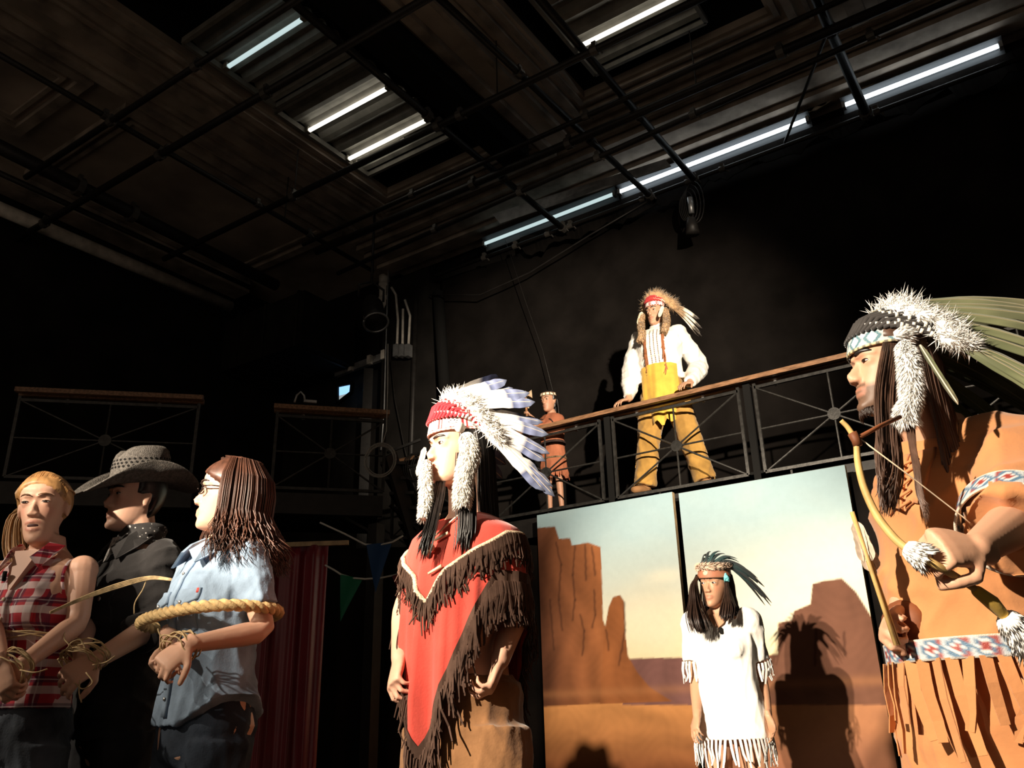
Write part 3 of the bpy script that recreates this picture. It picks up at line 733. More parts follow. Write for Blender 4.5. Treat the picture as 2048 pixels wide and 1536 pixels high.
def facing(alpha):
    a = math.radians(alpha)
    F = -HV * math.cos(a) - RT * math.sin(a)
    return F, np.cross(UP, F)
class Person:
    def __init__(s, label, neck, D, zf, H, alpha, head_px, head_D, alpha_h, pitch=0.0, roll=0.0, fem=False, skin=(0.6, 0.34, 0.23), hk=None, voxel=0.0045, wide=1.0):
        """neck = pixel of the neck root, head_px = pixel of the head centre"""
        s.wide = wide; s.H = H; s.k = H / 1.75; s.fem = fem; s.skin = np.array(skin); s.voxel = voxel; s.D = D
        b = at(*neck, D); s.base = V(b[0], b[1], zf)
        s.F, s.L = facing(alpha)
        s.hc = at(*head_px, head_D)
        Fh, Lh = facing(alpha_h)
        p, r = math.radians(pitch), math.radians(roll)
        Y = Fh * math.cos(p) + UP * math.sin(p); Z = np.cross(Lh, Fh) * 0 + UP * math.cos(p) - Fh * math.sin(p)
        X = Lh * math.cos(r) + Z * math.sin(r); Z = Z * math.cos(r) - Lh * math.sin(r)
        s.hx = np.array([X, Y, Z]); s.hk = hk or s.k       # rows: person's left, forward, up
        s.root = thing('person', s.base, label, 'person')
        s.body = MB(); s.lips = []
        s.lean = lambda z: V(0, 0, 0)
    def pt(s, a, b, z):
        return s.base + s.L * a * s.k * s.wide + s.F * b * s.k + UP * z * s.k + s.lean(z)
    def hp(s, x, y, z):
        return s.hc + (s.hx[0] * x + s.hx[1] * y + s.hx[2] * z) * s.hk
    def hloc(s, v):
        return ((v - s.hc) @ s.hx.T) / s.hk
    MALE = [(0.78, .07, .07, 0), (0.84, .15, .105, 0), (0.93, .172, .118, -.005), (1.02, .160, .110, 0), (1.10, .150, .105, 0), (1.20, .160, .115, 0.005),
            (1.30, .178, .122, 0.01), (1.37, .182, .115, 0.005), (1.43, .160, .092, -.005), (1.47, .105, .072, -.012), (1.50, .066, .062, -.012), (1.54, .056, .058, -.006)]
    FEM = [(0.78, .07, .07, 0), (0.84, .15, .11, 0), (0.92, .172, .122, -.01), (1.00, .158, .108, -.005), (1.09, .130, .092, 0), (1.18, .138, .10, 0.005),
           (1.28, .152, .118, 0.015), (1.36, .155, .100, 0.005), (1.42, .140, .080, -.005), (1.46, .095, .064, -.012), (1.50, .055, .054, -.012), (1.54, .048, .050, -.006)]
    def torso_rings(s, infl=0.0, z0=0.78, z1=1.54, n=26, prof=None, sx=1.0, sy=1.0):
        T = prof or (s.FEM if s.fem else s.MALE); zs = [r[0] for r in T]; out = []
        lv = sorted(set([z0, z1] + [z for z in zs if z0 < z < z1] + list(np.linspace(z0, z1, 14))))
        for z in lv:
            a, b, o = (np.interp(z, zs, [r[i] for r in T]) for i in (1, 2, 3))
            a = a * sx + infl; b = b * sy + infl
            out.append([s.pt(a * np.sign(math.cos(q)) * abs(math.cos(q)) ** 0.85, o + b * np.sign(math.sin(q)) * abs(math.sin(q)) ** 0.85, z) for q in np.arange(n) * 2 * math.pi / n])
        return out
    def torso(s, mb=None, infl=0.0, **kw):
        (mb or s.body).rings(s.torso_rings(infl, **kw))
        if s.fem:
            for q in (-1, 1): (mb or s.body).ell(s.pt(0.068 * q, 0.085, 1.265), (0.060 * s.k + infl, 0.055 * s.k + infl, 0.060 * s.k + infl), (s.L, s.F, UP))
    def shoulder(s, side): return s.pt(side * (0.150 if s.fem else 0.178), -0.005, 1.415 if s.fem else 1.42)
    def arm(s, S, E, W, mb=None, infl=0.0, to=1.0, slim=1.0, puff=0.0):
        """upper arm + forearm from shoulder S over elbow E to wrist W; to = fraction of the way to W (1 = wrist)"""
        k = s.k * slim * (0.86 if s.fem else 1.0)
        S, E, W = (np.asarray(p, float) for p in (S, E, W))
        pts = [S, lerp(S, E, .3), lerp(S, E, .7), E, lerp(E, W, .25), lerp(E, W, .6), W]
        rad = [.054 * k, .050 * k, .043 * k, .040 * k, .041 * k, .034 * k, .0265 * k]
        cum = np.concatenate([[0], np.cumsum([np.linalg.norm(pts[i + 1] - pts[i]) for i in range(6)])])
        lim = cum[-1] * to; P, R = [], []
        for t_ in np.linspace(0, lim, 12):
            P.append(V(*[np.interp(t_, cum, [p[i] for p in pts]) for i in range(3)]))
            R.append(np.interp(t_, cum, rad) + infl + puff * math.sin(math.pi * min(1, t_ / lim)))
        (mb or s.body).tube(P, R, 14, round_end=(infl == 0))
        (mb or s.body).ell(S, .058 * k + infl)
        return P[-1], nrm(P[-1] - P[-2]), R[-1]
    def hand(s, W, d, palm, side, curl=0.6, mb=None, size=1.0, thumb=0.5, spread=0.08):
        """five-fingered hand; palm = direction the palm faces, side = +1 left hand, -1 right"""
        mb = mb or s.body; k = s.k * size * (0.92 if s.fem else 1.0)
        d = nrm(d); pn = nrm(np.asarray(palm) - d * (np.asarray(palm) @ d)); wd = np.cross(d, pn) * side      # wd points to the thumb side
        mb.tube([W - d * .03 * k, W + d * .01 * k, W + d * .035 * k, W + d * .07 * k, W + d * .092 * k],
                [(.026 * k, .020 * k), (.028 * k, .018 * k), (.038 * k, .017 * k), (.041 * k, .015 * k), (.036 * k, .011 * k)], 14, ref=wd)
        for i, (o, ln, rr) in enumerate(((.031, .072, .0092), (.0105, .080, .0095), (-.0105, .074, .0092), (-.030, .058, .0080))):
            p = W + d * (.085 - .004 * abs(i - 1)) * k + wd * o * k; dd = nrm(d + wd * spread * (1.5 - i)); P = [p - dd * .012 * k, p]; R = [rr * k, rr * k]
            c = curl * (1 + 0.10 * i)
            for seg, fr in enumerate((.45, .31, .24)):
                ang = c * (0.9, 1.15, 0.8)[seg]
                ax = np.cross(dd, pn); ndd = dd * math.cos(ang) + pn * math.sin(ang); npn = pn * math.cos(ang) - dd * math.sin(ang)
                dd, pn_i = nrm(ndd), npn; pn_save = pn; pn = nrm(pn_i)
                p = p + dd * ln * fr * k; P.append(p); R.append(rr * k * (1 - 0.12 * (seg + 1)))
            pn = nrm(np.asarray(palm) - d * (np.asarray(palm) @ d))
            mb.tube(P, R, 8, round_end=True)
        t0 = W + d * .018 * k + wd * .024 * k
        td = nrm(wd * 0.75 + d * 0.6 + pn * 0.25); t1 = t0 + td * .038 * k
        td2 = nrm(td * (1 - thumb) + (d * 0.8 + pn * 0.7 - wd * 0.25) * thumb); t2 = t1 + td2 * .030 * k
        td3 = nrm(td2 + (pn * 0.5 - wd * 0.35) * thumb); t3 = t2 + td3 * .022 * k
        mb.tube([t0 - td * .015 * k, t0, t1, t2, t3], [.013 * k, .0135 * k, .0115 * k, .0105 * k, .0088 * k], 8, round_end=True)
    HEAD = [(-.121, .066, .012, .016), (-.114, .083, -.004, .031), (-.100, .0885, -.026, .044), (-.078, .0855, -.048, .054), (-.056, .0865, -.062, .060), (-.035, .085, -.078, .0655),
            (-.010, .081, -.092, .070), (.012, .0765, -.100, .072), (.031, .0850, -.104, .0735), (.055, .0865, -.104, .0745), (.078, .0765, -.096, .0705), (.096, .053, -.076, .057), (.108, .022, -.046, .034), (.113, .0, -.02, .012)]
    def head_ring(s, z, infl=0.0, n=30):
        T = s.HEAD; zs = [r[0] for r in T]; f, b, w_ = (np.interp(z, zs, [r[i] for r in T]) for i in (1, 2, 3))
        if s.fem: w_ *= np.interp(z, [-.12, -.06, -.02, .03], [.84, .90, .95, .98])
        yc = lerp((f + b) / 2, -.012, min(1, max(0, (z + .12) / .10))) if z < .09 else (f + b) / 2
        yc = min(max(yc, b + .01), f - .01); out = []
        for q in np.arange(n) * 2 * math.pi / n:
            c, sn = math.cos(q), math.sin(q)
            y = yc + ((f - yc) + infl if c > 0 else (yc - b) + infl) * np.sign(c) * abs(c) ** 0.9
            out.append((( w_ + infl) * np.sign(sn) * abs(sn) ** 0.88, y))
        return out
    def head(s, jaw=0.0, brow=None, nose=1.0, neck_to=None, ears=True, neckr=1.0):
        mb = s.body; hp = s.hp; k = s.hk; brow = brow or (.75 if s.fem else 1.0)
        mb.rings([[hp(x, y, z - (jaw if z < -.07 else 0)) for x, y in s.head_ring(z)] for z in [r[0] for r in s.HEAD]])
        fs_ = (.90, .0035) if s.fem else (1.0, 0.0)
        nr = lambda a_, b_: (a_ * fs_[0] * k, (b_ - fs_[1]) * k)
        mb.tube([hp(0, .064, .030), hp(0, .069, .022), hp(0, .071, .006), hp(0, .077, -.012), hp(0, .083, -.027), hp(0, .082, -.038)],
                [nr(.0072, .014), nr(.0078, .0155), nr(.0086, .019), nr(.0100, .0235 + .001 * nose), nr(.0118, .0265 + .004 * nose), nr(.0095, .021 + .003 * nose)], 14, ref=s.hx[0])
        for q in (-1, 1):
            mb.ell(hp(.0110 * q, .0900, -.0335), (.0085 * k, .015 * k, .0080 * k), s.hx)
            mb.tube([hp(.010 * q, .0855, .029), hp(.030 * q, .0795, .033), hp(.052 * q, .060, .028)], [.0065 * k * brow, .0075 * k * brow, .006 * k * brow], 8, round_end=True)
            mb.ell(hp(.031 * q, .0600, .010), .0190 * k)
            if ears:
                mb.ell(hp(.076 * q, -.010, -.002), (.008 * k, .017 * k, .031 * k), s.hx)
                mb.ell(hp(.080 * q, -.016, .008), (.006 * k, .014 * k, .020 * k), s.hx)
        zl = -.062
        up_ = [hp(x, y, z) for x, y, z in ((-.024, .079, zl - .001), (-.012, .0860, zl + .003), (0, .0895, zl + .0025), (.012, .0860, zl + .003), (.024, .079, zl - .001))]
        lo_ = [hp(x, y, z - jaw) for x, y, z in ((-.021, .079, zl - .007), (-.010, .0855, zl - .011), (0, .0882, zl - .012), (.010, .0855, zl - .011), (.021, .079, zl - .007))]
        mb.tube(up_, [.003 * k, .005 * k, .0052 * k, .005 * k, .003 * k], 8, round_end=True)
        mb.tube(lo_, [.003 * k, .0058 * k, .0066 * k, .0058 * k, .003 * k], 8, round_end=True)
        s.lips = [lerp(a_, b_, t_) for L_ in (up_, lo_) for a_, b_ in zip(L_[:-1], L_[1:]) for t_ in (0, .33, .67)]
        mb.ell(hp(0, .079 - (.006 if s.fem or s.k < .7 else 0), -.103 - jaw), (.021 * k, .016 * k, .016 * k), s.hx)
        nb = neck_to if neck_to is not None else s.pt(0, -.012, 1.47)
        r = (.043 if s.fem else .055) * s.k * neckr
        mb.tube([nb - UP * .05, nb, lerp(nb, hp(0, -.025, -.05), .5), hp(0, -.022, -.05), hp(0, -.02, 0)], [r * 1.35, r * 1.1, r, r, r * .95], 18)
    def face(s, browcol='hair_black', gaze=(0, 0), lid=0.62, brow_t=0.0042, mouth=None, blink=False, brow_dz=0.0):
        """eyes, brows (and an open mouth) as parts"""
        k = s.hk
        for q in (-1, 1):
            c = V(.031 * q, .0640, .010); R = .0166; nu, nv = 14, 8
            gx, gz = gaze
            wh, dk = MB(), MB(); grid = []
            for j in range(nv + 1):
                for i in range(nu + 1):
                    u = -1 + 2 * i / nu; v_ = -1 + 2 * j / nv
                    az = math.radians(u * 46 + 8 * q); el = math.radians(v_ * 27 * (0.3 if blink else lid) * (1 - u * u) ** 0.6)
                    grid.append(c + R * V(math.sin(az) * math.cos(el), math.cos(az) * math.cos(el), math.sin(el)))
            W_ = [s.hp(*p) for p in grid]; o = nu + 1; fw, fd = [], []
            for j in range(nv):
                for i in range(nu):
                    ids = (j * o + i, j * o + i + 1, (j + 1) * o + i + 1, (j + 1) * o + i)
                    m_ = sum(grid[t] for t in ids) / 4 - c
                    (fd if math.hypot(m_[0] - gx * .006 - .002 * q, m_[2] - gz * .004) < .0062 else fw).append(ids)
            e = wh.add(W_, fw).build('eye', 'eye_white', s.root, True, fixn=False)
            ed = MB(); ed.add([p + s.hx[1] * .0003 for p in W_], fd); ed.build('iris', 'eye_dark', e, True, fixn=False)
            top = [s.hp(*(grid[nv * o + i] + V(0, .0008, .0006))) for i in range(nu + 1)]
            MB().tube(top, [.0006 * k] + [.0015 * k] * (nu - 1) + [.0008 * k], 5).build('eyelashes', 'eye_dark', e, True)
            pts = [s.hp(x * q, y, z + brow_dz) for x, y, z in ((.012, .0925, .0315), (.022, .0905, .0350), (.034, .084, .0370), (.046, .0725, .0355), (.053, .0625, .0310))]
            MB().tube(pts, [brow_t * .6 * k, brow_t * k, brow_t * k, brow_t * .75 * k, brow_t * .3 * k], 6, flat=0.6).build('eyebrow', browcol, s.root, True)
        if mouth:
            MB().ell(s.hp(0, .080, -.071), (.019 * k, .0085 * k, mouth * k), s.hx).build('open_mouth', 'mouth_dark', s.root, True)
    def finish(s, extra=None, smooth=2, stubble=0.0):
        sk = s.skin; lips = np.array(s.lips)
        def colf(v):
            c = np.tile(sk, (len(v), 1)); h = s.hloc(v)
            if len(lips):
                d = np.min(np.linalg.norm(v[:, None, :] - lips[None], axis=2), axis=1) if len(v) < 400000 else np.ones(len(v))
                m_ = np.clip(1 - (d - .0045 * s.hk) / (.0035 * s.hk), 0, 1)[:, None] * .6
                c = c * (1 - m_) + sk * V(.72, .42, .45) * m_
            ch = np.exp(-((np.abs(h[:, 0]) - .043) / .018) ** 2 - ((h[:, 2] + .02) / .02) ** 2) * (h[:, 1] > .02)
            c = c * (1 - .14 * ch[:, None] * V(0, 1, 1))
            if stubble:
                b = np.clip((-.045 - h[:, 2]) / .015, 0, 1) * (h[:, 2] > -.14) * (h[:, 1] > .035) * (np.abs(h[:, 0]) < .065)
                b = b + np.exp(-((h[:, 2] + .049) / .005) ** 2) * (np.abs(h[:, 0]) < .026) * (h[:, 1] > .06)
                b = np.clip(b, 0, 1)[:, None] * stubble
                if len(lips): b = b * (1 - m_)
                c = c * (1 - b) + V(.05, .03, .02) * b
            return c
        return blob_obj('body', s.body, s.voxel, 'skin', s.root, smooth, None, colf)
    def legs(s, infl=0.0, hips=None, knees=None, ankles=None, r=(.088, .078, .056, .052, .036), mb=None, pelvis=True, n=16):
        mb = mb or MB()
        for i, q in enumerate((-1, 1)):
            h = hips[i] if hips else s.pt(.088 * q, 0, .88); kn = knees[i] if knees else s.pt(.098 * q, .01, .48); an = ankles[i] if ankles else s.pt(.105 * q, -.015, .085)
            P = [h, lerp(h, kn, .5), kn, lerp(kn, an, .35), an]
            mb.tube(P, [a * s.k + infl for a in r], n)
        if pelvis: mb.rings(s.torso_rings(infl, z0=.79, z1=1.02))
        return mb
    def shoes(s, ankles=None, material='shoe_leather'):
        for i, q in enumerate((-1, 1)):
            a = ankles[i] if ankles else s.pt(.105 * q, -.015, .085)
            a = np.array(a); z = s.base[2]; f = nrm(s.F + s.L * .25 * q); k = s.k; mb = MB()
            g = V(a[0], a[1], z)
            mb.tube([g - f * .07 * k + UP * .035 * k, g - f * .04 * k + UP * .045 * k, g + f * .05 * k + UP * .042 * k, g + f * .13 * k + UP * .034 * k, g + f * .185 * k + UP * .026 * k],
                    [(.03 * k, .033 * k), (.037 * k, .043 * k), (.042 * k, .040 * k), (.046 * k, .032 * k), (.028 * k, .022 * k)], 14, ref=np.cross(UP, f), round_end=False)
            mb.tube([a + UP * .03 * k, g + UP * .05 * k], [.048 * k, .045 * k], 12)
            mb.build('shoe', material, s.root, True)
    # ---- hair
    def hair_cap(s, material, infl=.012, hairline=None, zmin=-.075, name='hair'):
        """scalp hair: shell over the skull that dips under the skin where the face is bare"""
        hl = hairline or (lambda z, x: .040 if z > .062 else (.030 if z > .02 else -.005))
        rs = []; mb = MB()
        for z in np.linspace(zmin, .112, 22):
            ring = []
            for x, y in s.head_ring(z, infl * (1.0 if z < .1 else 1.0), 40):
                if y > hl(z, x): x, y = x * .86, min(y * .86, max(hl(z, x) * .9, -.2))
                ring.append(s.hp(x, y, z + infl * max(0, (z - .05) / .06)))
            rs.append(ring)
        mb.rings(rs)
        return mb.build(name, material, s.root, True)
    def hair_dome(s, material, r=(.083, .108, .090), c=(0, -.016, .034), zlow=-.05, front=.072, name='hair', rough=.004, seed=0):
        """rounded head of hair that tucks in where the face and forehead are bare"""
        mb = MB(); nu, nv = 56, 30; rs = []; g = np.random.default_rng(seed); ph = g.uniform(0, 6, 3)
        for j in range(nv):
            t_ = -math.pi / 2 + math.pi * (j + .3) / (nv - .4); ring = []
            for i in range(nu):
                a = 6.28318 * i / nu; x, y, z = c[0] + r[0] * math.cos(t_) * math.sin(a), c[1] + r[1] * math.cos(t_) * math.cos(a), c[2] + r[2] * math.sin(t_)
                k_ = 1 + rough * 8 * (math.sin(17 * a + ph[0]) + math.sin(29 * a + 5 * t_ + ph[1])) * .08
                fr = front - .030 * (abs(x) / .07) ** 2
                m_ = min(1, max(0, (y - (.028 if z > .03 else .0)) / .018)) * min(1, max(0, (fr + .010 - z) / .012))
                if z < zlow: m_ = 1
                q = V(x * k_, y * k_, z); q = q * (1 - .24 * m_) - V(0, .012 * m_, 0)
                ring.append(s.hp(*q))
            rs.append(ring)
        mb.rings(rs); return mb.build(name, material, s.root, True)
    def strands(s, name, material, roots, r0=.006, parent=None, n=5, seed=0):
        """roots: list of world-space point paths"""
        mb = MB(); g = np.random.default_rng(seed)
        for P in roots:
            m_ = len(P); r = r0 * g.uniform(.7, 1.3)
            mb.tube(P, [r * .6] + [r] * (m_ - 3) + [r * .8, r * .15], n, cap=True, flat=.55)
        return mb.build(name, material, parent or s.root, True)
    def long_hair(s, material, n=170, z_end=-.40, phi=(50, 310), flare=.03, wave=.006, wl=.08, seed=1, r0=.007, layers=.03, drop=None, name='hair', top=True, part=.0, endvar=.05, front_end=None):
        g = np.random.default_rng(seed); P_all = []
        for i in range(n):
            ph = math.radians(phi[0] + (phi[1] - phi[0]) * ((i + g.random()) / n)); lay = g.random() * layers
            sx, cy = math.sin(ph), math.cos(ph)
            ax, ay = .078 + lay * .6, .104 + lay * .6
            zend = z_end + g.uniform(-endvar, endvar)
            pts = []
            if top: pts += [V(part + .012 * np.sign(sx), .02 + .04 * cy, .116 + lay * .3), V(part * .5 + sx * ax * .6, -.012 + cy * ay * .6, .098 + lay * .35)]
            pts += [V(sx * ax * .95, -.012 + cy * ay * .95, .055), V(sx * (ax + .004), -.014 + cy * (ay + .002), .0), V(sx * (ax + .006), -.016 + cy * ay, -.06)]
            W = [s.hp(*p) for p in pts]
            last = W[-1]; out = s.hx[0] * sx + s.hx[1] * cy; out = nrm(V(out[0], out[1], 0)); sd = np.cross(UP, out)
            length = (-.06 - zend) * s.hk; m_ = max(5, int(length / .045)); ph0 = g.uniform(0, 6.28)
            for j in range(1, m_ + 1):
                t_ = j / m_
                q = last - UP * length * t_ + out * (flare * t_ ** 1.3 * (1 + lay * 8) + wave * math.sin(length * t_ / wl * 6.28 + ph0) * min(1, t_ * 2)) + sd * wave * math.cos(length * t_ / wl * 5 + ph0 * 2) * min(1, t_ * 2)
                if drop is not None: q = q + drop * t_
                W.append(q)
            P_all.append(W)
        return s.strands(name, material, P_all, r0, seed=seed)
    # ---- headdress pieces
    def band(s, parent, z0, z1, infl, colf, name='brow_band', material='beadwork', phi=(-180, 180), tilt=0.0, nphi=200, nz=18):
        """band round the head; z may tilt with y"""
        mb = MB(); vs, cs = [], []; full = (phi[1] - phi[0]) >= 359.9
        outer, inner, oc = [], [], []
        for j in range(nz + 1):
            for i in range(nphi + 1):
                a = math.radians(lerp(phi[0], phi[1], i / nphi)); u = i / nphi; v_ = j / nz
                z = lerp(z0, z1, v_); sx, cy = math.sin(a), math.cos(a)
                zz = z + tilt * (-.012 - (-.012 + .1 * cy))
                rx = .0755 + infl; ry = (.099 if cy > 0 else .094) + infl
                sh = 1 - .10 * max(0, (zz - .05) / .05)
                outer.append(s.hp(sx * rx * sh, -.012 + cy * ry * sh, zz)); inner.append(s.hp(sx * (rx - .006) * sh, -.012 + cy * (ry - .006) * sh, zz)); oc.append(colf(math.degrees(a), v_))
        o = nphi + 1; N = len(outer)
        fs = [(j * o + i, j * o + i + 1, (j + 1) * o + i + 1, (j + 1) * o + i) for j in range(nz) for i in range(nphi)]
        rim = []
        for i in range(nphi): rim += [(i, i + 1, N + i + 1, N + i), (nz * o + i, nz * o + i + 1, N + nz * o + i + 1, N + nz * o + i)]
        if not full:
            for j in range(nz): rim += [(j * o, (j + 1) * o, N + (j + 1) * o, N + j * o), (j * o + nphi, (j + 1) * o + nphi, N + (j + 1) * o + nphi, N + j * o + nphi)]
        mb.add(outer + inner, fs + [tuple(N + q for q in f[::-1]) for f in fs] + rim, oc + oc)
        return mb.build(name, material, parent, True, True)
def feather_mesh(base, d, bend, side, L, W, stops, quill=.0, n=14, tipw=.25, seed=0, notch=0, vee=.25, quill_col=(.6, .5, .38)):
    """one feather: shaft plus a shallow V-shaped vane, coloured along its length"""
    g = np.random.default_rng(seed)
    d = nrm(d); P = [base + d * L * t_ + np.asarray(bend) * L * t_ * t_ for t_ in np.linspace(0, 1, n + 1)]
    mb = MB(); side = nrm(side - d * (side @ d)); ts = np.linspace(0, 1, n + 1)
    rows, cols = [], []
    for i, t_ in enumerate(ts):
        if t_ < quill: w_ = W * .04
        else:
            u = (t_ - quill) / (1 - quill)
            w_ = W * (min(1, u * 5 + .25) ** .7) * (1 if u < 1 - tipw else max(.06, math.sqrt(max(0, 1 - ((u - 1 + tipw) / tipw) ** 2))))
        dd = nrm(P[min(i + 1, n)] - P[max(i - 1, 0)]); sd = nrm(side - dd * (side @ dd)); nn = np.cross(dd, sd)
        w1, w2 = w_ * g.uniform(.88, 1.05), w_ * g.uniform(.88, 1.05)
        if notch and g.random() < notch: w1 *= .55
        rows.append([P[i] - sd * w1 / 2 + nn * w_ * vee * .5, P[i] - sd * w1 * .25 + nn * w_ * vee * .22, P[i], P[i] + sd * w2 * .25 + nn * w_ * vee * .22, P[i] + sd * w2 / 2 + nn * w_ * vee * .5])
        c = V(*[np.interp(t_, [q[0] for q in stops], [q[1][a] for q in stops]) for a in range(3)])
        cols += [tuple(np.clip(c * g.uniform(.8, 1.15), 0, 1)) for _ in range(5)]
    vs = [p for r in rows for p in r]; top = len(vs)
    nn_all = nrm(np.cross(d, side)) * .0016
    fs = [(i * 5 + j, i * 5 + j + 1, (i + 1) * 5 + j + 1, (i + 1) * 5 + j) for i in range(n) for j in range(4)]
    mb.add(vs + [p - nn_all for p in vs], fs + [tuple(top + q for q in f[::-1]) for f in fs], cols + cols)
    mb.tube(P, [.0022] * n + [.0006], 5, col=quill_col)
    return mb
def spikes(mb, pts, dirs, lens, w=.0035, cols=None, g=None, droop=0.0):
    """many fine hairs / barbs (thin pyramids with a bend)"""
    g = g or rng
    for i, (p, d, l) in enumerate(zip(pts, dirs, lens)):
        d = nrm(d); a = nrm(np.cross(d, g.normal(size=3))); b = np.cross(d, a)
        m_ = p + d * l * .5; e = p + d * l - UP * droop * l
        c = (1, 1, 1) if cols is None else cols[i]
        mb.add([p + a * w, p - a * w * .5 + b * w * .8, p - a * w * .5 - b * w * .8, m_ + a * w * .8, m_ - a * w * .4 + b * w * .6, m_ - a * w * .4 - b * w * .6, e],
               [(0, 1, 4, 3), (1, 2, 5, 4), (2, 0, 3, 5), (3, 4, 6), (4, 5, 6), (5, 3, 6), (2, 1, 0)], c)
def fur_tail(parent, path, r, n, material, name='fur_tail', hair=.03, col=None, seed=0, w=.004):
    """a hanging fur strip: solid core with hairs pointing out and down"""
    g = np.random.default_rng(seed); path = [np.asarray(p, float) for p in path]; mb = MB()
    m_ = len(path); rr = r if hasattr(r, '__len__') else [r * .7] + [r] * (m_ - 2) + [r * .6]
    if len(rr) != m_: rr = list(np.interp(np.linspace(0, 1, m_), np.linspace(0, 1, len(rr)), rr))
    cf = (lambda t_: tuple(np.clip(col(t_), 0, 1))) if col else (lambda t_: (1, 1, 1))
    cum = np.concatenate([[0], np.cumsum([np.linalg.norm(path[i + 1] - path[i]) for i in range(m_ - 1)])]); cum /= cum[-1]
    tt = np.linspace(0, 1, 14); PP = [V(*[np.interp(t_, cum, [p[i] for p in path]) for i in range(3)]) for t_ in tt]; RR = [np.interp(t_, cum, rr) for t_ in tt]
    mb.tube(PP, [q * .8 for q in RR], 12, col=None); mb.c[-14 * 12:] = [cf(t_) for t_ in tt for _ in range(12)]
    pts, ds, ls, cs = [], [], [], []
    for i in range(n):
        t_ = g.random(); p = V(*[np.interp(t_, cum, [q[a] for q in path]) for a in range(3)]); R = np.interp(t_, cum, rr)
        tan = nrm(V(*[np.interp(min(1, t_ + .05), cum, [q[a] for q in path]) for a in range(3)]) - V(*[np.interp(max(0, t_ - .05), cum, [q[a] for q in path]) for a in range(3)]))
        o = g.normal(size=3); o = nrm(o - tan * (o @ tan))
        pts.append(p + o * R * .75); ds.append(o * .55 + tan * .85); ls.append(hair * g.uniform(.6, 1.2)); cs.append(cf(t_ + g.normal() * .04))
    spikes(mb, pts, ds, ls, w, cs, g)
    return mb.build(name, material, parent, True, True)
from mathutils.bvhtree import BVHTree
def conform(name, obj, P, s0, s1, z0, h, material, dip=0.0, off=.003, thick=.004, nu=12, nv=8, curve=None, color=None, back=False):
    """cloth piece lying on the surface of obj: s = lateral, z = height in body units"""
    o_ = OFFS[obj.name]; me = obj.data; v = mverts(me) + o_
    bv = BVHTree.FromPolygons([tuple(q) for q in v], [tuple(p.vertices) for p in me.polygons])
    F = P.F * (-1 if back else 1); out, inn, cs = [], [], []
    for j in range(nv + 1):
        for i in range(nu + 1):
            u, t_ = i / nu, j / nv; a = lerp(s0, s1, u); z = z0 - (h + dip * (1 - abs(2 * u - 1))) * t_
            if curve: a, z = curve(u, t_)
            q = P.pt(a, 0, z) + F * .6; hit, n, _, _ = bv.ray_cast(Vector(q), Vector(-F), 1.2)
            hit = np.array(hit) if hit is not None else P.pt(a, .1 * (-1 if back else 1), z)
            inn.append(hit - F * .002); out.append(hit + F * (off + thick)); cs.append(color(u, t_) if color else (1, 1, 1))
    mb = MB(); o = nu + 1; N = len(out)
    fs = [(j * o + i, j * o + i + 1, (j + 1) * o + i + 1, (j + 1) * o + i) for j in range(nv) for i in range(nu)]
    rim = [(i, i + 1, N + i + 1, N + i) for i in range(nu)] + [(nv * o + i, nv * o + i + 1, N + nv * o + i + 1, N + nv * o + i) for i in range(nu)]
    rim += [(j * o, (j + 1) * o, N + (j + 1) * o, N + j * o) for j in range(nv)] + [(j * o + nu, (j + 1) * o + nu, N + (j + 1) * o + nu, N + j * o + nu) for j in range(nv)]
    mb.add(out + inn, fs + [tuple(N + q for q in f[::-1]) for f in fs] + rim, cs + cs)
    return mb.build(name, material, obj, True, color is not None)
def surf(obj, P, a, z, back=False):
    """point on the front of a garment at lateral a, height z (body units)"""
    key = obj.name
    if key not in BV:
        v = mverts(obj.data) + OFFS[obj.name]; BV[key] = BVHTree.FromPolygons([tuple(q) for q in v], [tuple(p.vertices) for p in obj.data.polygons])
    F = P.F * (-1 if back else 1); hit = BV[key].ray_cast(Vector(P.pt(a, 0, z) + F * .6), Vector(-F), 1.2)[0]
    return np.array(hit) if hit is not None else P.pt(a, .1, z)
BV = {}
def rope(pts, r, material, name, parent, strands=3, twist=14, n=7):
    """twisted rope of several strands along a path -> one part per strand"""
    pts = [np.asarray(p, float) for p in pts]; m_ = len(pts); out = []
    cum = np.concatenate([[0], np.cumsum([np.linalg.norm(pts[i + 1] - pts[i]) for i in range(m_ - 1)])])
    N = max(24, int(cum[-1] / (r * 0.7))); tt = np.linspace(0, cum[-1], N)
    C = [V(*[np.interp(t_, cum, [p[a] for p in pts]) for a in range(3)]) for t_ in tt]
    for s_ in range(strands):
        P = []
        for i, c in enumerate(C):
            d = nrm(C[min(i + 1, N - 1)] - C[max(i - 1, 0)]); u = nrm(np.cross(d, V(.1, .2, 1))); v_ = np.cross(d, u)
            a = tt[i] / cum[-1] * twist * 6.283 + s_ * 6.283 / strands
            P.append(c + (u * math.cos(a) + v_ * math.sin(a)) * r * .55)
        out.append(MB().tube(P, r * .58, n).build(name, material, parent, True))
    return out
vmat('beadwork', 0.55, spec=0.4, bump=0.3, bscale=300)
vmat('feather', 0.65, spec=0.2, sheen=0.2)
vmat('fur', 0.9, spec=0.1, sheen=0.3)
def cr(pts, n=8):
    """smooth curve through points"""
    P = [np.asarray(p, float) for p in pts]; P = [2 * P[0] - P[1]] + P + [2 * P[-1] - P[-2]]; out = []
    for i in range(1, len(P) - 2):
        for j in range(n):
            t_ = j / n; a, b, c, d = P[i - 1:i + 3]
            out.append(.5 * (2 * b + (c - a) * t_ + (2 * a - 5 * b + 4 * c - d) * t_ ** 2 + (3 * b - a - 3 * c + d) * t_ ** 3))
    return out + [P[-2]]
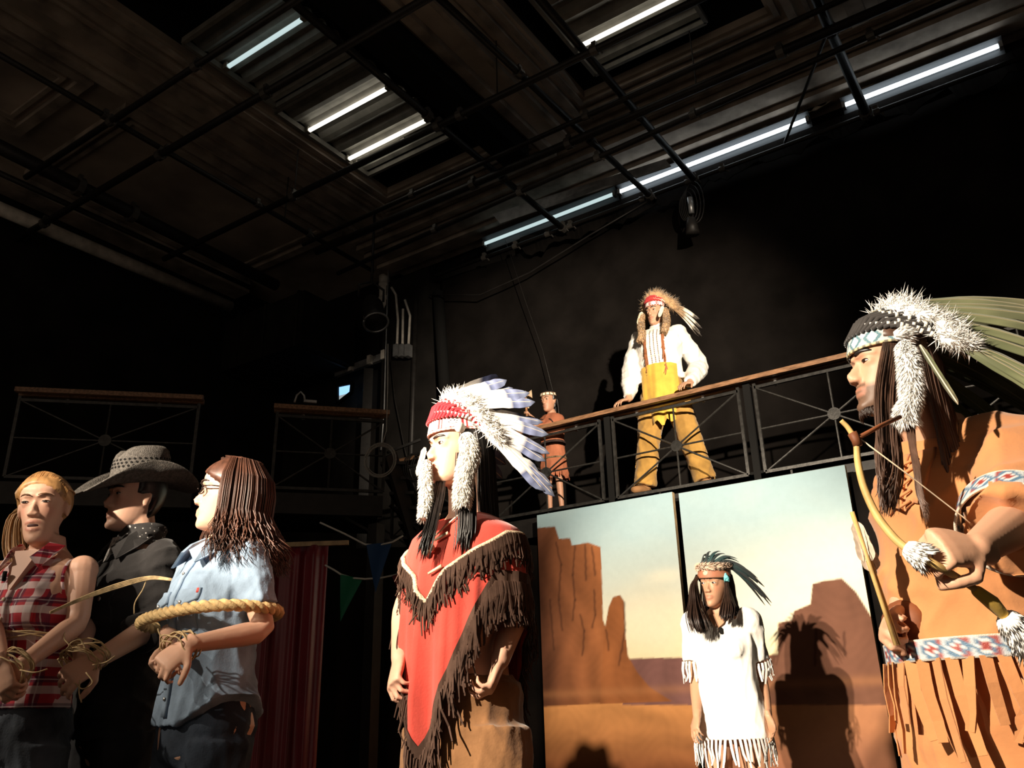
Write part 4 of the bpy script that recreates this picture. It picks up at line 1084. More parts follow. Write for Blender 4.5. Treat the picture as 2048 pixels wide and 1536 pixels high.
def fringe_strips(mb, anchors, normals, length, wd, g, layers=1, droop=0.02):
    """thin leather strips hanging from anchor points"""
    for L_ in range(layers):
        for p, n in zip(anchors, normals):
            l = length * g.uniform(.8, 1.12); n = nrm(n); sd = nrm(np.cross(UP, n)); sw = sd * g.normal() * .12
            o = n * (.002 + .004 * L_ + .003 * g.random())
            pts = [p + o, p + o - UP * l * .35 + sw * l * .2 + n * droop * .3, p + o - UP * l * .7 + sw * l * .6 + n * .006 * g.normal(), p + o - UP * l + sw * l + n * .008 * g.normal()]
            mb.strip(pts, [wd, wd * .95, wd * .9, wd * .6], sd, .0022)
def war_bonnet(P, n, L, W, stops, cols, band_z=(.042, .082), tilt=.10, infl=.012, elev=(22, -45), outw=(.05, .35), phimax=105, wrap=.27, fluff=(14, .05), seed=3, bend=-.10, colf=None, tipw=.3, name='feather_headdress', notch=.05, base_v=0.9, jit=0.06, vee=.25):
    """beaded brow band > feathers, wrapped quills, down"""
    hd = P.band(P.root, band_z[0], band_z[1], infl, colf, name=name, tilt=tilt)
    g = np.random.default_rng(seed); down = MB(); dp, dd_, dl, dc = [], [], [], []
    for i in range(n):
        f = -1 + 2 * (i + .5) / n; ph = math.radians(f * phimax); e = math.radians(lerp(elev[0], elev[1], abs(f) ** 1.2) + g.normal() * 2.5)
        sx, cy = math.sin(ph), math.cos(ph); z = lerp(*band_z, base_v) + tilt * (-.1 * cy)
        b = P.hp(sx * (.0755 + infl), -.012 + cy * (.097 + infl), z + .002)
        o = lerp(outw[0], outw[1], abs(f)) * np.sign(f)
        d = nrm(P.hx[1] * -math.cos(e) + P.hx[2] * math.sin(e) + P.hx[0] * o + g.normal(size=3) * jit * .5)
        # quills near the brow first climb the skull, then sweep back
        lift = P.hx[2] * .055 * max(0, cy) * P.hk
        side = nrm(np.cross(d, P.hx[0] * (sx * .6 + np.sign(f) * .7) + P.hx[2] * .45))
        l = L * g.uniform(.9, 1.06); bd = UP * bend * g.uniform(.6, 1.4)
        fm = feather_mesh(b + lift + d * l * wrap * .55, d, bd, side, l * (1 - wrap * .55), W * g.uniform(.85, 1.1), stops, quill=.12, seed=seed * 100 + i, tipw=tipw, notch=notch, vee=vee, quill_col=cols.get('quill', (.6, .5, .38)))
        q0, q1 = b, b + lift + d * l * wrap * .8
        path = [q0, b + lift * .75 + d * l * wrap * .25, q1]
        fm.tube(path, [.0055 * P.hk, .0065 * P.hk, .0055 * P.hk], 7, col=cols['wrap'])
        for t_ in (.25, .5, .75):
            c = lerp(q0, q1, t_) + lift * .12; fm.tube([c - d * .0035, c + d * .0035], .0078 * P.hk, 7, col=cols['thread'])
        fm.build('feather', 'feather', hd, True, True)
        c0 = q1; down.ell(c0 + d * .015, (fluff[1] * .42, fluff[1] * .42, fluff[1] * .62), (side, np.cross(d, side), d), 8, 6, col=cols['down'])
        for _ in range(fluff[0]):
            v_ = nrm(g.normal(size=3) + d * 1.1); dp.append(c0 + d * g.uniform(-.01, .045) + g.normal(size=3) * .006); dd_.append(v_); dl.append(fluff[1] * g.uniform(.6, 1.2)); dc.append(tuple(np.clip(np.array(cols['down']) * g.uniform(.85, 1.1), 0, 1)))
    spikes(down, dp, dd_, dl, .0014, dc, g); dn = down.build('down_plumes', 'fur', hd, True, True); dn['kind'] = 'stuff'
    return hd

# ================================================================== PERFORMER IN THE RED PONCHO
mat('poncho_red', (0.50, 0.060, 0.042), 0.85, noise=0.16, scale=9, bump=0.25, bscale=140, spec=0.15, sheen=0.3)
mat('fringe_brown', (0.075, 0.042, 0.030), 0.85, noise=0.3, scale=25, spec=0.15)
mat('suede_brown', (0.235, 0.115, 0.050), 0.9, noise=0.35, scale=7, bump=0.3, bscale=90, spec=0.1, sheen=0.25)
mat('bead_trim', (0.62, 0.48, 0.33), 0.6, noise=0.5, scale=180, bump=0.8, bscale=220)
mat('bone', (0.70, 0.56, 0.40), 0.5, noise=0.2, scale=40)
P = Person('performer in a fringed red poncho and white feather headdress', (930, 985), 2.55, 0, 1.70, 38, (913, 901), 2.55, 57, pitch=-3, fem=False, skin=(.60, .34, .235), hk=.94, wide=.80)
CH = P
P.torso(); P.head(nose=1.2)
Ls, Rs = P.pt(.165, -.005, 1.395), P.pt(-.165, -.005, 1.395)
LE, LW = at(1036, 1210, 2.55), at(1000, 1322, 2.42); RE, RW = at(812, 1215, 2.62), at(800, 1318, 2.50)
P.arm(Ls, LE, LW); P.arm(Rs, RE, RW)
P.hand(LW, nrm(at(982, 1372, 2.40) - LW), -RT * .9 - HV * .1, 1, curl=.75, thumb=.7)
P.hand(RW, nrm(at(786, 1372, 2.45) - RW), RT * .8 + HV * .5, -1, curl=.75, thumb=.6)
P.finish(); P.face('hair_black', gaze=(-.4, 0), lid=.42, brow_t=.0042, brow_dz=-.003)
P.hair_cap('hair_black', .010)
P.long_hair('hair_black', 260, -.42, (95, 265), .015, .003, .2, seed=4, r0=.004, layers=.02, name='long_hair')
# two locks in front of the shoulders
locks = []
g = np.random.default_rng(8)
for i in range(80):
    a, b = g.normal() * 7, g.uniform(-.012, .012)
    locks.append(cr([at(925 + a * .6, 905, 2.45 + b), at(932 + a, 970, 2.42 + b), at(934 + a, 1040, 2.39 + b), at(930 + a * 1.1, 1085 + g.uniform(-20, 35), 2.38 + b)], 4))
for i in range(75):
    a, b = g.normal() * 7, g.uniform(-.012, .012)
    locks.append(cr([at(884 + a * .5, 940, 2.55 + b), at(875 + a, 990, 2.47 + b), at(862 + a, 1050, 2.40 + b), at(846 + a * 1.2, 1100 + g.uniform(-25, 30), 2.38 + b)], 4))
P.strands('hair_lock', 'hair_black', locks, .0026, seed=9)
# poncho
zs_ = [1.515, 1.495, 1.47, 1.43, 1.37, 1.28, 1.15, 1.0, .85, .70]
aw = [.066, .092, .155, .238, .260, .258, .250, .242, .236, .232]; bw = [.066, .078, .094, .118, .142, .160, .168, .172, .174, .174]
def hem_z(th): return .80 + .46 * min(1, abs(math.sin(th)) * 1.12)
def pon(th, z, off=0.0):
    a, b = np.interp(-z, [-q for q in zs_], aw), np.interp(-z, [-q for q in zs_], bw)
    low = np.clip((1.44 - z) / .5, 0, 1)
    f = .017 * low * (1 - abs(math.sin(5.5 * th + 1.1 * math.sin(2 * th) + .7 * z))) ** 1.5 * 2 - .010 * low + .008 * low * math.sin(23 * th + 3 * z)
    sg = lambda q: np.sign(q) * abs(q) ** .9
    return P.pt((a + f + off) * sg(math.sin(th)), .012 * low + (b + f + off) * sg(math.cos(th)), z)
nth, nt_ = 144, 30; rows = []
for j in range(nt_ + 1):
    t_ = (j / nt_) ** 1.25
    rows.append([pon(2 * math.pi * i / nth, lerp(1.50 - .035 * max(0, math.cos(2 * math.pi * i / nth)), hem_z(2 * math.pi * i / nth), t_)) for i in range(nth)])
rows += [[p - UP * 0.0 + (P.pt(0, 0, 0) * 0) for p in rows[-1]]]
inner = [[pon(2 * math.pi * i / nth, lerp(1.50 - .035 * max(0, math.cos(2 * math.pi * i / nth)), hem_z(2 * math.pi * i / nth), (j / nt_) ** 1.25), -.006) for i in range(nth)] for j in range(nt_, -1, -1)]
pm = MB(); pm.rings(rows[:-1] + inner, True, False)
po = pm.build('poncho', 'poncho_red', P.root, True)
g = np.random.default_rng(2); anc, nor = [], []
for i in range(330):
    th = 2 * math.pi * (i + g.random() * .6) / 330; p = pon(th, hem_z(th) + .004); anc.append(p); nor.append(p - P.pt(0, 0, hem_z(th)))
fm = MB(); fringe_strips(fm, anc, nor, .110, .0058, g, 2); f1 = fm.build('hem_fringe', 'fringe_brown', po); f1['kind'] = 'stuff'
bnd = [[pon(2 * math.pi * i / nth, hem_z(2 * math.pi * i / nth) + dz, .002 + o_) for i in range(nth)] for dz, o_ in ((.035, 0), (.035, .003), (-.004, .003), (-.004, 0))]
MB().rings(bnd + [bnd[0]], True, False).build('hem_band', 'fringe_brown', po)
def yoke_z(th):
    d = abs(math.degrees((th + math.pi) % (2 * math.pi) - math.pi)); return np.interp(d, [0, 16, 36, 75, 105, 150, 180], [1.215, 1.300, 1.345, 1.405, 1.41, 1.35, 1.26])
yk = [pon(th, yoke_z(th), .006) for th in np.linspace(-math.pi, math.pi, 121)]
MB().tube(yk, .008, 7).build('bead_trim', 'bead_trim', po, True)
anc, nor = [], []
for i in range(290):
    th = -math.pi + 2 * math.pi * (i + g.random() * .6) / 290; p = pon(th, yoke_z(th), .005); anc.append(p); nor.append(p - P.pt(0, 0, yoke_z(th)))
fm = MB(); fringe_strips(fm, anc, nor, .088, .0052, g, 2); f2 = fm.build('yoke_fringe', 'fringe_brown', po); f2['kind'] = 'stuff'
# necklace and toggles
c0 = pon(0, 1.40, .015)
nk = cr([pon(-.9, 1.50, .004), pon(-.35, 1.46, .01), pon(-.05, 1.405, .012), pon(.3, 1.46, .01), pon(.9, 1.50, .004)], 6)
ne = MB().tube(nk, .0028, 5).build('necklace', 'bone', P.root, True)
for q, r_ in ((pon(-.06, 1.385, .018), .013), (pon(.02, 1.372, .018), .011), (pon(-.03, 1.36, .018), .011)): MB().ell(q, r_).build('bead', 'bone', ne, True)
for z in (1.40, 1.30): MB().tube([pon(.02, z - .004, .012), pon(.22, z + .012, .012)], [.004, .0055], 6).build('toggle', 'bone', po, True)
# trousers with side fringe
tr = P.legs(.012, r=(.112, .112, .106, .100, .096), hips=[P.pt(-.095, .01, .88), P.pt(.11, .01, .88)], knees=[P.pt(-.115, .02, .48), P.pt(.135, .02, .48)]); tr.rings(P.torso_rings(.03, z0=.74, z1=1.0, prof=[(.7, .19, .12, 0), (.8, .195, .125, 0), (1.05, .165, .115, 0)])); P_tr = blob_obj('trousers', tr, .010, 'suede_brown', P.root, 2, (.010, 30, 5, 7, UP))
fm = MB(); anc = [P.pt(.20 + .004 * math.sin(i), .02 + .01 * math.cos(i * 2.1), .80 - .019 * i) for i in range(36)]
fringe_strips(fm, anc, [P.L * .8 + P.F * .6] * 36, .10, .013, g); fs_ = fm.build('side_fringe', 'suede_brown', P_tr); fs_['kind'] = 'stuff'
P.shoes()
# headdress
def bandcol(a, v):
    red, wht = V(.42, .015, .02), V(.80, .74, .66)
    if v < .16: return tuple(wht if (int((a + 360) / 5) % 2) else V(.62, .25, .22))
    if v < .22 or v > .90: return tuple(red)
    u = (a + 360) % 48
    if u < 5 or 8 < u < 11: return tuple(red)
    zz = abs(((v - .2) * 4) % 1 - .5) * 14
    if abs(u - 22 - zz) < 1.6 or abs(u - 40 + zz) < 1.6: return (.03, .03, .06)
    return tuple(wht)
hd = war_bonnet(P, 29, .325, .047, [(0, (.88, .84, .78)), (.66, (.86, .83, .80)), (.71, (.08, .10, .20)), (.76, (.24, .28, .46)), (.83, (.20, .23, .38)), (.88, (.03, .035, .08)), (.93, (.16, .19, .30)), (1, (.04, .045, .07))],
                dict(wrap=(.45, .02, .03), thread=(.85, .75, .68), down=(.92, .88, .82)), band_z=(.052, .098), tilt=.06, elev=(28, -62), colf=bandcol, fluff=(120, .036), outw=(.04, .36), bend=-.07)
wht = lambda t_: V(.90, .86, .78)
fur_tail(hd, cr([at(932, 872, 2.42), at(940, 905, 2.40), at(930, 950, 2.39), at(926, 985, 2.38), at(924, 1012, 2.38)], 3), [.024, .032, .027, .029, .018], 2300, 'fur', col=wht, hair=.022, seed=1, w=.0016)
fur_tail(hd, cr([at(853, 925, 2.50), at(851, 960, 2.46), at(852, 1000, 2.44), at(846, 1036, 2.42)], 3), [.016, .020, .020, .012], 1400, 'fur', col=wht, hair=.018, seed=2, w=.0015)
feather_mesh(at(850, 895, 2.52), nrm(at(833, 955, 2.50) - at(850, 895, 2.52)), V(0, 0, 0), RT, .10, .018, [(0, (.7, .66, .6)), (1, (.30, .29, .28))], seed=77).build('feather', 'feather', hd, True, True)
MB().tube([P.hp(.086, .035, .05), P.hp(.094, .035, .05)], .017, 18).build('rosette', mat('rosette_white', (.82, .76, .68), .6), hd, True)
# ================================================================== THE THREE CAPTIVES
mat('twine', (0.50, 0.36, 0.19), 0.85, noise=0.35, scale=60)
mat('thick_rope', (0.62, 0.43, 0.20), 0.8, noise=0.35, scale=50, bump=0.5, bscale=160)
mat('black_shirt', (0.020, 0.018, 0.018), 0.85, noise=0.3, scale=12, bump=0.2, bscale=150, spec=0.2, sheen=0.15)
mat('black_jeans', (0.018, 0.018, 0.020), 0.85, noise=0.4, scale=12, bump=0.2, bscale=150, spec=0.2)
mat('dark_jeans', (0.030, 0.040, 0.058), 0.85, noise=0.5, scale=9, bump=0.25, bscale=180, spec=0.2)
mat('faded_jeans', (0.085, 0.100, 0.125), 0.85, noise=0.75, scale=5, bump=0.25, bscale=180, spec=0.2)
mat('light_denim', (0.235, 0.315, 0.42), 0.85, noise=0.28, scale=14, bump=0.25, bscale=200, spec=0.2)
mat('metal_button', (0.5, 0.48, 0.45), 0.35, metal=0.8)
def plaid_mat(L_):
    mt, t, b = nt('plaid_shirt'); b.inputs['Roughness'].default_value = .85
    tc = t.nodes.new('ShaderNodeTexCoord')
    def stripe(vec, period, lo, hi, ph=0.0):
        d = t.nodes.new('ShaderNodeVectorMath'); d.operation = 'DOT_PRODUCT'; d.inputs[1].default_value = tuple(vec)
        t.links.new(tc.outputs['Object'], d.inputs[0])
        m_ = t.nodes.new('ShaderNodeMath'); m_.operation = 'MULTIPLY_ADD'; m_.inputs[1].default_value = 1 / period; m_.inputs[2].default_value = ph + 50
        t.links.new(d.outputs['Value'], m_.inputs[0])
        f = t.nodes.new('ShaderNodeMath'); f.operation = 'FRACT'; t.links.new(m_.outputs[0], f.inputs[0])
        g1 = t.nodes.new('ShaderNodeMath'); g1.operation = 'GREATER_THAN'; g1.inputs[1].default_value = lo; t.links.new(f.outputs[0], g1.inputs[0])
        g2 = t.nodes.new('ShaderNodeMath'); g2.operation = 'LESS_THAN'; g2.inputs[1].default_value = hi; t.links.new(f.outputs[0], g2.inputs[0])
        mu = t.nodes.new('ShaderNodeMath'); mu.operation = 'MULTIPLY'; t.links.new(g1.outputs[0], mu.inputs[0]); t.links.new(g2.outputs[0], mu.inputs[1])
        return mu.outputs[0]
    def mixc(a, bcol, fac, w_=.5):
        m_ = t.nodes.new('ShaderNodeMix'); m_.data_type = 'RGBA'
        sc = t.nodes.new('ShaderNodeMath'); sc.operation = 'MULTIPLY'; sc.inputs[1].default_value = w_; t.links.new(fac, sc.inputs[0]); t.links.new(sc.outputs[0], m_.inputs[0])
        if isinstance(a, tuple): m_.inputs[6].default_value = (*a, 1)
        else: t.links.new(a, m_.inputs[6])
        m_.inputs[7].default_value = (*bcol, 1)
        return m_.outputs[2]
    c = (0.42, 0.016, 0.030)
    for vec in (L_, UP):
        c = mixc(c, (.80, .72, .70), stripe(vec, .075, .0, .30), .62)
        c = mixc(c, (.03, .015, .045), stripe(vec, .075, .42, .66), .62)
        c = mixc(c, (.80, .74, .72), stripe(vec, .075, .52, .56), .5)
    t.links.new(c, b.inputs['Base Color'])
# ---------------------------------------------------------------- plaid shirt captive
P = Person('captive in a sleeveless red plaid shirt with a blond ponytail, mouth open', (92, 1092), 2.72, 0, 1.66, 10, (86, 1017), 2.70, -10, pitch=-4, roll=4, fem=True, skin=(.64, .37, .26), hk=.93)
P1 = P
P.torso(); P.head(jaw=.012, nose=.9)
LS, RS = P.shoulder(1), P.shoulder(-1)
LE, LW = at(156, 1246, 2.66), at(45, 1328, 2.46); RE, RW = at(-22, 1245, 2.62), at(2, 1325, 2.42)
P.arm(LS, LE, LW); P.arm(RS, RE, RW)
P.hand(LW, nrm(at(8, 1362, 2.44) - LW), HV * .6 - UP * .5 - RT * .3, 1, curl=.8, thumb=.7)
P.hand(RW, nrm(at(14, 1372, 2.42) - RW), HV * .8 + RT * .4, -1, curl=.7, thumb=.6)
P.finish(); P.face(mat('brow_fair', (.16, .08, .04), .6), gaze=(-.2, -.2), lid=.36, mouth=.010, brow_t=.0026)
P.hair_dome('hair_blond', (.088, .112, .094), (0, -.016, .034), -.04, .066)
g = np.random.default_rng(31); S_ = []
for i in range(170):       # combed-back hair over the crown to the tie
    a = g.uniform(-1, 1); q = [P.hp(.080 * a, .078 - .054 * a * a, .084 - .056 * a * a), P.hp(.086 * a, .030 - .01 * a * a, .124 - .066 * a * a), P.hp(.084 * a, -.055, .116 - .064 * a * a), P.hp(-.018 + .022 * a, -.132, .05 + .012 * a)]
    S_.append(cr(q, 4))
P.strands('combed_hair', 'hair_blond', S_, .0022, seed=3)
S_ = []
for i in range(150):
    a, b = g.normal() * .014, g.normal() * .016
    S_.append(cr([P.hp(-.02 + a * .3, -.112, .05), P.hp(-.06 + a, -.14 + b, .04), at(38 + a * 500, 1030, 2.85 + b), at(30 + a * 700, 1085, 2.84 + b), at(38 + a * 700, 1130 + g.uniform(-15, 12), 2.82 + b)], 4))
P.strands('ponytail', 'hair_blond', S_, .0026, seed=4)
plaid_mat(P.L)
sh = MB(); T_ = [(.80, .178, .13, 0), (.90, .180, .132, -.005), (1.00, .160, .115, 0), (1.09, .142, .104, .005), (1.18, .146, .108, .008), (1.28, .152, .124, .015), (1.36, .140, .104, .005), (1.42, .118, .085, -.006), (1.455, .095, .072, -.012)]
sh.rings(P.torso_rings(.008, z0=.985, z1=1.455, prof=T_)); 
for q in (-1, 1): sh.ell(P.pt(.068 * q, .088, 1.265), (.066, .062, .066), (P.L, P.F, UP))
shirt = blob_obj('plaid_shirt', sh, .008, MATS['plaid_shirt'], P.root, 2, (.007, 38, 12, 7, UP))
# open neck: skin wedge, collar wings, placket and buttons
MB().rings([[P.pt(x, y, z) for x, y, z in ((-.045, .082, 1.475), (.045, .082, 1.475), (.02, .122, 1.38), (0, .135, 1.33), (-.02, .122, 1.38))], [P.pt(x, y - .03, z) for x, y, z in ((-.045, .082, 1.475), (.045, .082, 1.475), (.02, .122, 1.38), (0, .135, 1.33), (-.02, .122, 1.38))]]).build('open_neckline', mat('chest_skin', (.60, .34, .24), .5), P.root)
for q in (-1, 1):
    c_ = [P.pt(.050 * q, .045, 1.505), P.pt(.058 * q, .075, 1.485), P.pt(.040 * q, .112, 1.445), P.pt(.072 * q, .105, 1.41), P.pt(.085 * q, .055, 1.46), P.pt(.075 * q, .0, 1.50)]
    n_ = nrm(P.F + P.L * .4 * q) * .007
    MB().rings([c_, [p + n_ for p in c_]]).build('collar', MATS['plaid_shirt'], shirt)
conform('placket', shirt, P, -.014, .014, 1.34, .35, MATS['plaid_shirt'], nu=3, nv=14)
for z in (1.31, 1.25, 1.18, 1.11, 1.04): MB().ell(surf(shirt, P, 0, z) + P.F * .009, (.006, .006, .003), (P.L, UP, P.F)).build('button', 'bone', shirt, True)
for q in (-1, 1): conform('chest_pocket', shirt, P, .035 * q, .105 * q, 1.31, .085, MATS['plaid_shirt'], dip=.012, thick=.003)
MB().tube([P.pt(-.028, .128, 1.40), P.pt(-.025, .130, 1.37)], [.007, .006], 8).build('clip_microphone', 'matte_black', P.root, True)
for q in (-1, 1):   # bound armhole edges
    c_ = P.pt(.134 * q, -.004, 1.372); MB().tube([c_ + P.F * .064 * math.cos(a) + UP * .074 * math.sin(a) + P.L * q * .012 * math.sin(a) * -1 for a in np.linspace(0, 6.283, 25)], .005, 6).build('armhole_piping', MATS['plaid_shirt'], shirt, True)
je = P.legs(.006, r=(.098, .088, .064, .060, .050)); jo = blob_obj('jeans', je, .009, 'faded_jeans', P.root, 2, (.006, 45, 14, 7, UP))
P.shoes()
def wrist_twine(cent, d, r, label, seed, tails, n=7):
    """rough twine wound round bound wrists"""
    g = np.random.default_rng(seed); t = thing('twine_binding', cent, label, 'twine', 'twine round the wrists')
    d = nrm(d); u = nrm(np.cross(d, UP + .1)); v_ = np.cross(d, u)
    for k in range(n):
        o = d * (k - n / 2) * .007; tl = g.normal(size=2) * .25
        pts = [cent + o + (u * math.cos(a) * r * 1.25 + v_ * math.sin(a) * r) * (1 + .06 * g.normal()) + d * (tl[0] * math.cos(a) + tl[1] * math.sin(a)) * r for a in np.linspace(0, 6.283, 18)]
        MB().tube(cr(pts, 2), .0022, 5).build('turn', 'twine', t, True)
    for tl in tails: MB().tube(cr(tl, 5), .0020, 5).build('loose_end', 'twine', t, True)
    return t
wrist_twine(at(22, 1338, 2.44), nrm(LW - LE) , .044, 'twine binding the wrists of the plaid-shirted captive', 41, [[at(40, 1340, 2.40), at(70, 1345, 2.38), at(95, 1338, 2.40)]])
t = thing('twine_wrap', at(60, 1248, 2.5), 'twine wrapped round the chest and arms of the plaid-shirted captive', 'twine')
for k in range(3):
    z = 1.185 + .006 * k
    MB().tube(cr([P.pt(.205 * np.sign(math.sin(a)) * abs(math.sin(a)) ** .8, .142 * np.sign(math.cos(a)) * abs(math.cos(a)) ** .8, z + .02 * math.sin(a * 2 + k)) for a in np.linspace(0, 6.283, 22)], 2), .0026, 5).build('turn', 'twine', t, True)
MB().tube(cr([at(135, 1243, 2.60), at(128, 1275, 2.56), at(138, 1292, 2.55), at(118, 1308, 2.54)], 5), .002, 5).build('loose_end', 'twine', t, True)

# ---------------------------------------------------------------- captive in the black shirt and cowboy hat
P = Person('captive in a black shirt and dark straw cowboy hat', (280, 1082), 2.98, 0, 1.72, 36, (268, 1000), 2.96, 40, pitch=-2, roll=-3, fem=False, skin=(.58, .34, .24), hk=.95, wide=.86)
P.torso(); P.head(nose=1.0)
LS, RS = P.shoulder(1), P.shoulder(-1)
LE, LW = at(322, 1242, 2.90), at(190, 1322, 2.62); RE, RW = at(172, 1240, 2.94), at(160, 1298, 2.68)
P.arm(LS, LE, LW); P.arm(RS, RE, RW)
P.hand(LW, nrm(at(140, 1352, 2.56) - LW), -UP * .4 + HV * .4 - RT * .3, 1, curl=.75, thumb=.6)
P.hand(RW, nrm(at(152, 1340, 2.60) - RW), RT * .8 + HV * .4, -1, curl=1.0, thumb=.8)
P.finish(); P.face('hair_black', gaze=(-.3, 0), lid=.5, brow_t=.0045)
P.hair_cap('hair_black', .012, hairline=lambda z, x: .05 if z > .07 else (.025 if z > .015 else -.03), zmin=-.07)
sh = MB(); sh.rings(P.torso_rings(.016, z0=.86, z1=1.47, sy=1.05))
for S, E, W in ((LS, LE, LW), (RS, RE, RW)):
    e, d, r = P.arm(S, E, W, sh, .020, .60); sh.tube([e - d * .05, e], [r + .010, r + .012], 14)
shirt = blob_obj('black_shirt', sh, .008, 'black_shirt', P.root, 2, (.010, 34, 15, 7))
for q in (-1, 1):
    c_ = [P.pt(.055 * q, .03, 1.545), P.pt(.060 * q, .07, 1.515), P.pt(.028 * q, .112, 1.475), P.pt(.085 * q, .118, 1.425), P.pt(.10 * q, .05, 1.475), P.pt(.08 * q, -.02, 1.53)]
    n_ = nrm(P.F + P.L * .5 * q) * .008; MB().rings([c_, [p + n_ for p in c_]]).build('collar', 'black_shirt', shirt)
    conform('pocket_flap', shirt, P, .035 * q, .118 * q, 1.335, .035, 'black_shirt', dip=.020, off=.006)
    conform('pocket', shirt, P, .040 * q, .113 * q, 1.31, .095, 'black_shirt', dip=.008, off=.001)
    MB().ell(surf(shirt, P, .077 * q, 1.292) + P.F * .013, (.008, .008, .004), (P.L, UP, P.F)).build('button', 'metal_button', shirt, True)
conform('placket', shirt, P, -.016, .016, 1.45, .55, 'black_shirt', nu=3, nv=18)
je = P.legs(.004, r=(.098, .086, .064, .058, .050)); blob_obj('jeans', je, .009, 'black_jeans', P.root, 2, (.006, 45, 16, 7, UP)); P.shoes()
# bandana
mt, t_, b_ = nt('bandana_print')
tc = t_.nodes.new('ShaderNodeTexCoord'); vo = t_.nodes.new('ShaderNodeTexVoronoi'); vo.inputs['Scale'].default_value = 75
t_.links.new(tc.outputs['Object'], vo.inputs['Vector']); rp = t_.nodes.new('ShaderNodeValToRGB'); rp.color_ramp.elements[0].position = .18; rp.color_ramp.elements[1].position = .22
rp.color_ramp.elements[0].color = (.45, .42, .40, 1); rp.color_ramp.elements[1].color = (.022, .02, .02, 1); t_.links.new(vo.outputs['Distance'], rp.inputs[0]); t_.links.new(rp.outputs[0], b_.inputs['Base Color']); b_.inputs['Roughness'].default_value = .9
bd = MB(); nb = P.pt(0, -.01, 1.52)
for z, r_ in ((-.012, .070), (.012, .068), (.034, .064)):
    c_ = nb + UP * z; bd.tube([c_ + (P.L * math.cos(a) * .95 + P.F * math.sin(a)) * (r_ + .005 * math.sin(3 * a + z * 100)) + UP * .006 * math.sin(2 * a + z * 50) for a in np.linspace(0, 6.283, 30)], .014, 8)
bo = blob_obj('bandana', bd, .005, mt, P.root, 1)
kn = [P.pt(-.02, .085, 1.515), P.pt(.02, .085, 1.515), P.pt(.012, .115, 1.43), P.pt(-.015, .11, 1.425)]
MB().rings([kn, [p + P.F * .008 for p in kn]]).build('bandana_tail', mat('bandana_light', (.40, .38, .36), .9, noise=.7, scale=90), bo)
# hat
mat('straw_black', (.085, .075, .066), .75, noise=.45, scale=110, bump=1.0, bscale=260)
hat = MB(); n_ = 72
def hatp(a, r, z):
    y = math.cos(a) * .118 * r; return P.hp(math.sin(a) * .098 * r, -.012 + y, z - .16 * y - .004)
rows = []
for r, z in ((.86, .066), (.92, .085), (.91, .125), (.87, .165), (.82, .192), (.72, .206), (.5, .202), (.25, .192), (.02, .188)):
    rows.append([hatp(a, r, z - (.030 * math.exp(-(math.sin(a) * r / .35) ** 2) * (z > .175))) for a in np.arange(n_) * 6.2832 / n_])
MB_ = MB(); inn = [[q - P.hx[2] * .004 for q in rw] for rw in rows]
MB_.rings(rows, True, True); crown = MB_.build('cowboy_hat', 'straw_black', P.root, True)
br = []
for r in np.linspace(.84, 1.72, 9):
    u = (r - .84) / .88
    br.append([hatp(a, r * (1 + .12 * abs(math.cos(a)) * u), .068 + .072 * (abs(math.sin(a)) ** 2.2) * u ** 1.5 - .035 * (abs(math.cos(a)) ** 2) * u ** 1.2) - P.hx[0] * np.sign(math.sin(a)) * .045 * (abs(math.sin(a)) ** 2.5) * u ** 2 * P.hk for a in np.arange(n_) * 6.2832 / n_])
bm_ = MB(); bm_.rings(br + [[q - P.hx[2] * .005 for q in rw] for rw in br[::-1]], True, False); bm_.build('brim', 'straw_black', crown, True)
hb = [[hatp(a, r, z) for a in np.arange(n_) * 6.2832 / n_] for r, z in ((.905, .070), (.915, .072), (.925, .090), (.905, .092))]
MB().rings(hb + [hb[0]], True, False).build('hat_band', 'straw_black', crown, True)
for row in range(3):
    for i in range(34):
        a = (i + .5 * (row % 2)) * 6.2832 / 34; c_ = hatp(a, .912 - .018 * row, .128 + .013 * row); o_ = nrm(P.hx[0] * math.sin(a) + P.hx[1] * math.cos(a))
        MB().tube([c_ - o_ * .004, c_ + o_ * .0015], .0045, 6).build('weave_hole', 'matte_black', crown)
wrist_twine(at(166, 1318, 2.60), nrm(at(140, 1352, 2.56) - LW) * .6 + nrm(RW - RE) * .4, .046, 'twine binding the wrists of the captive in the cowboy hat', 43,
            [[at(150, 1300, 2.56), at(140, 1288, 2.55), at(160, 1280, 2.56), at(172, 1300, 2.56)], [at(172, 1345, 2.54), at(185, 1365, 2.53), at(165, 1378, 2.53), at(150, 1366, 2.54)], [at(160, 1360, 2.54), at(158, 1385, 2.53), at(163, 1405, 2.53)], [at(185, 1330, 2.56), at(210, 1325, 2.56), at(230, 1312, 2.5)]], 9)
t = thing('twine_wrap', at(200, 1190, 2.6), 'loose strands of twine stretched across the black shirt', 'twine')
for k in range(4): MB().tube(cr([at(100, 1224 + k, 2.56), at(170, 1192 + 2 * k, 2.62), at(240, 1166 + 3 * k, 2.68), at(300, 1153 + 2 * k, 2.72), at(345, 1158 + k, 2.72)], 5), .0024, 5).build('strand', 'twine', t, True)
MB().tube(cr([at(292, 1162, 2.72), at(285, 1180, 2.72), at(270, 1205, 2.72), at(268, 1228, 2.72)], 5), .002, 5).build('strand', 'twine', t, True)

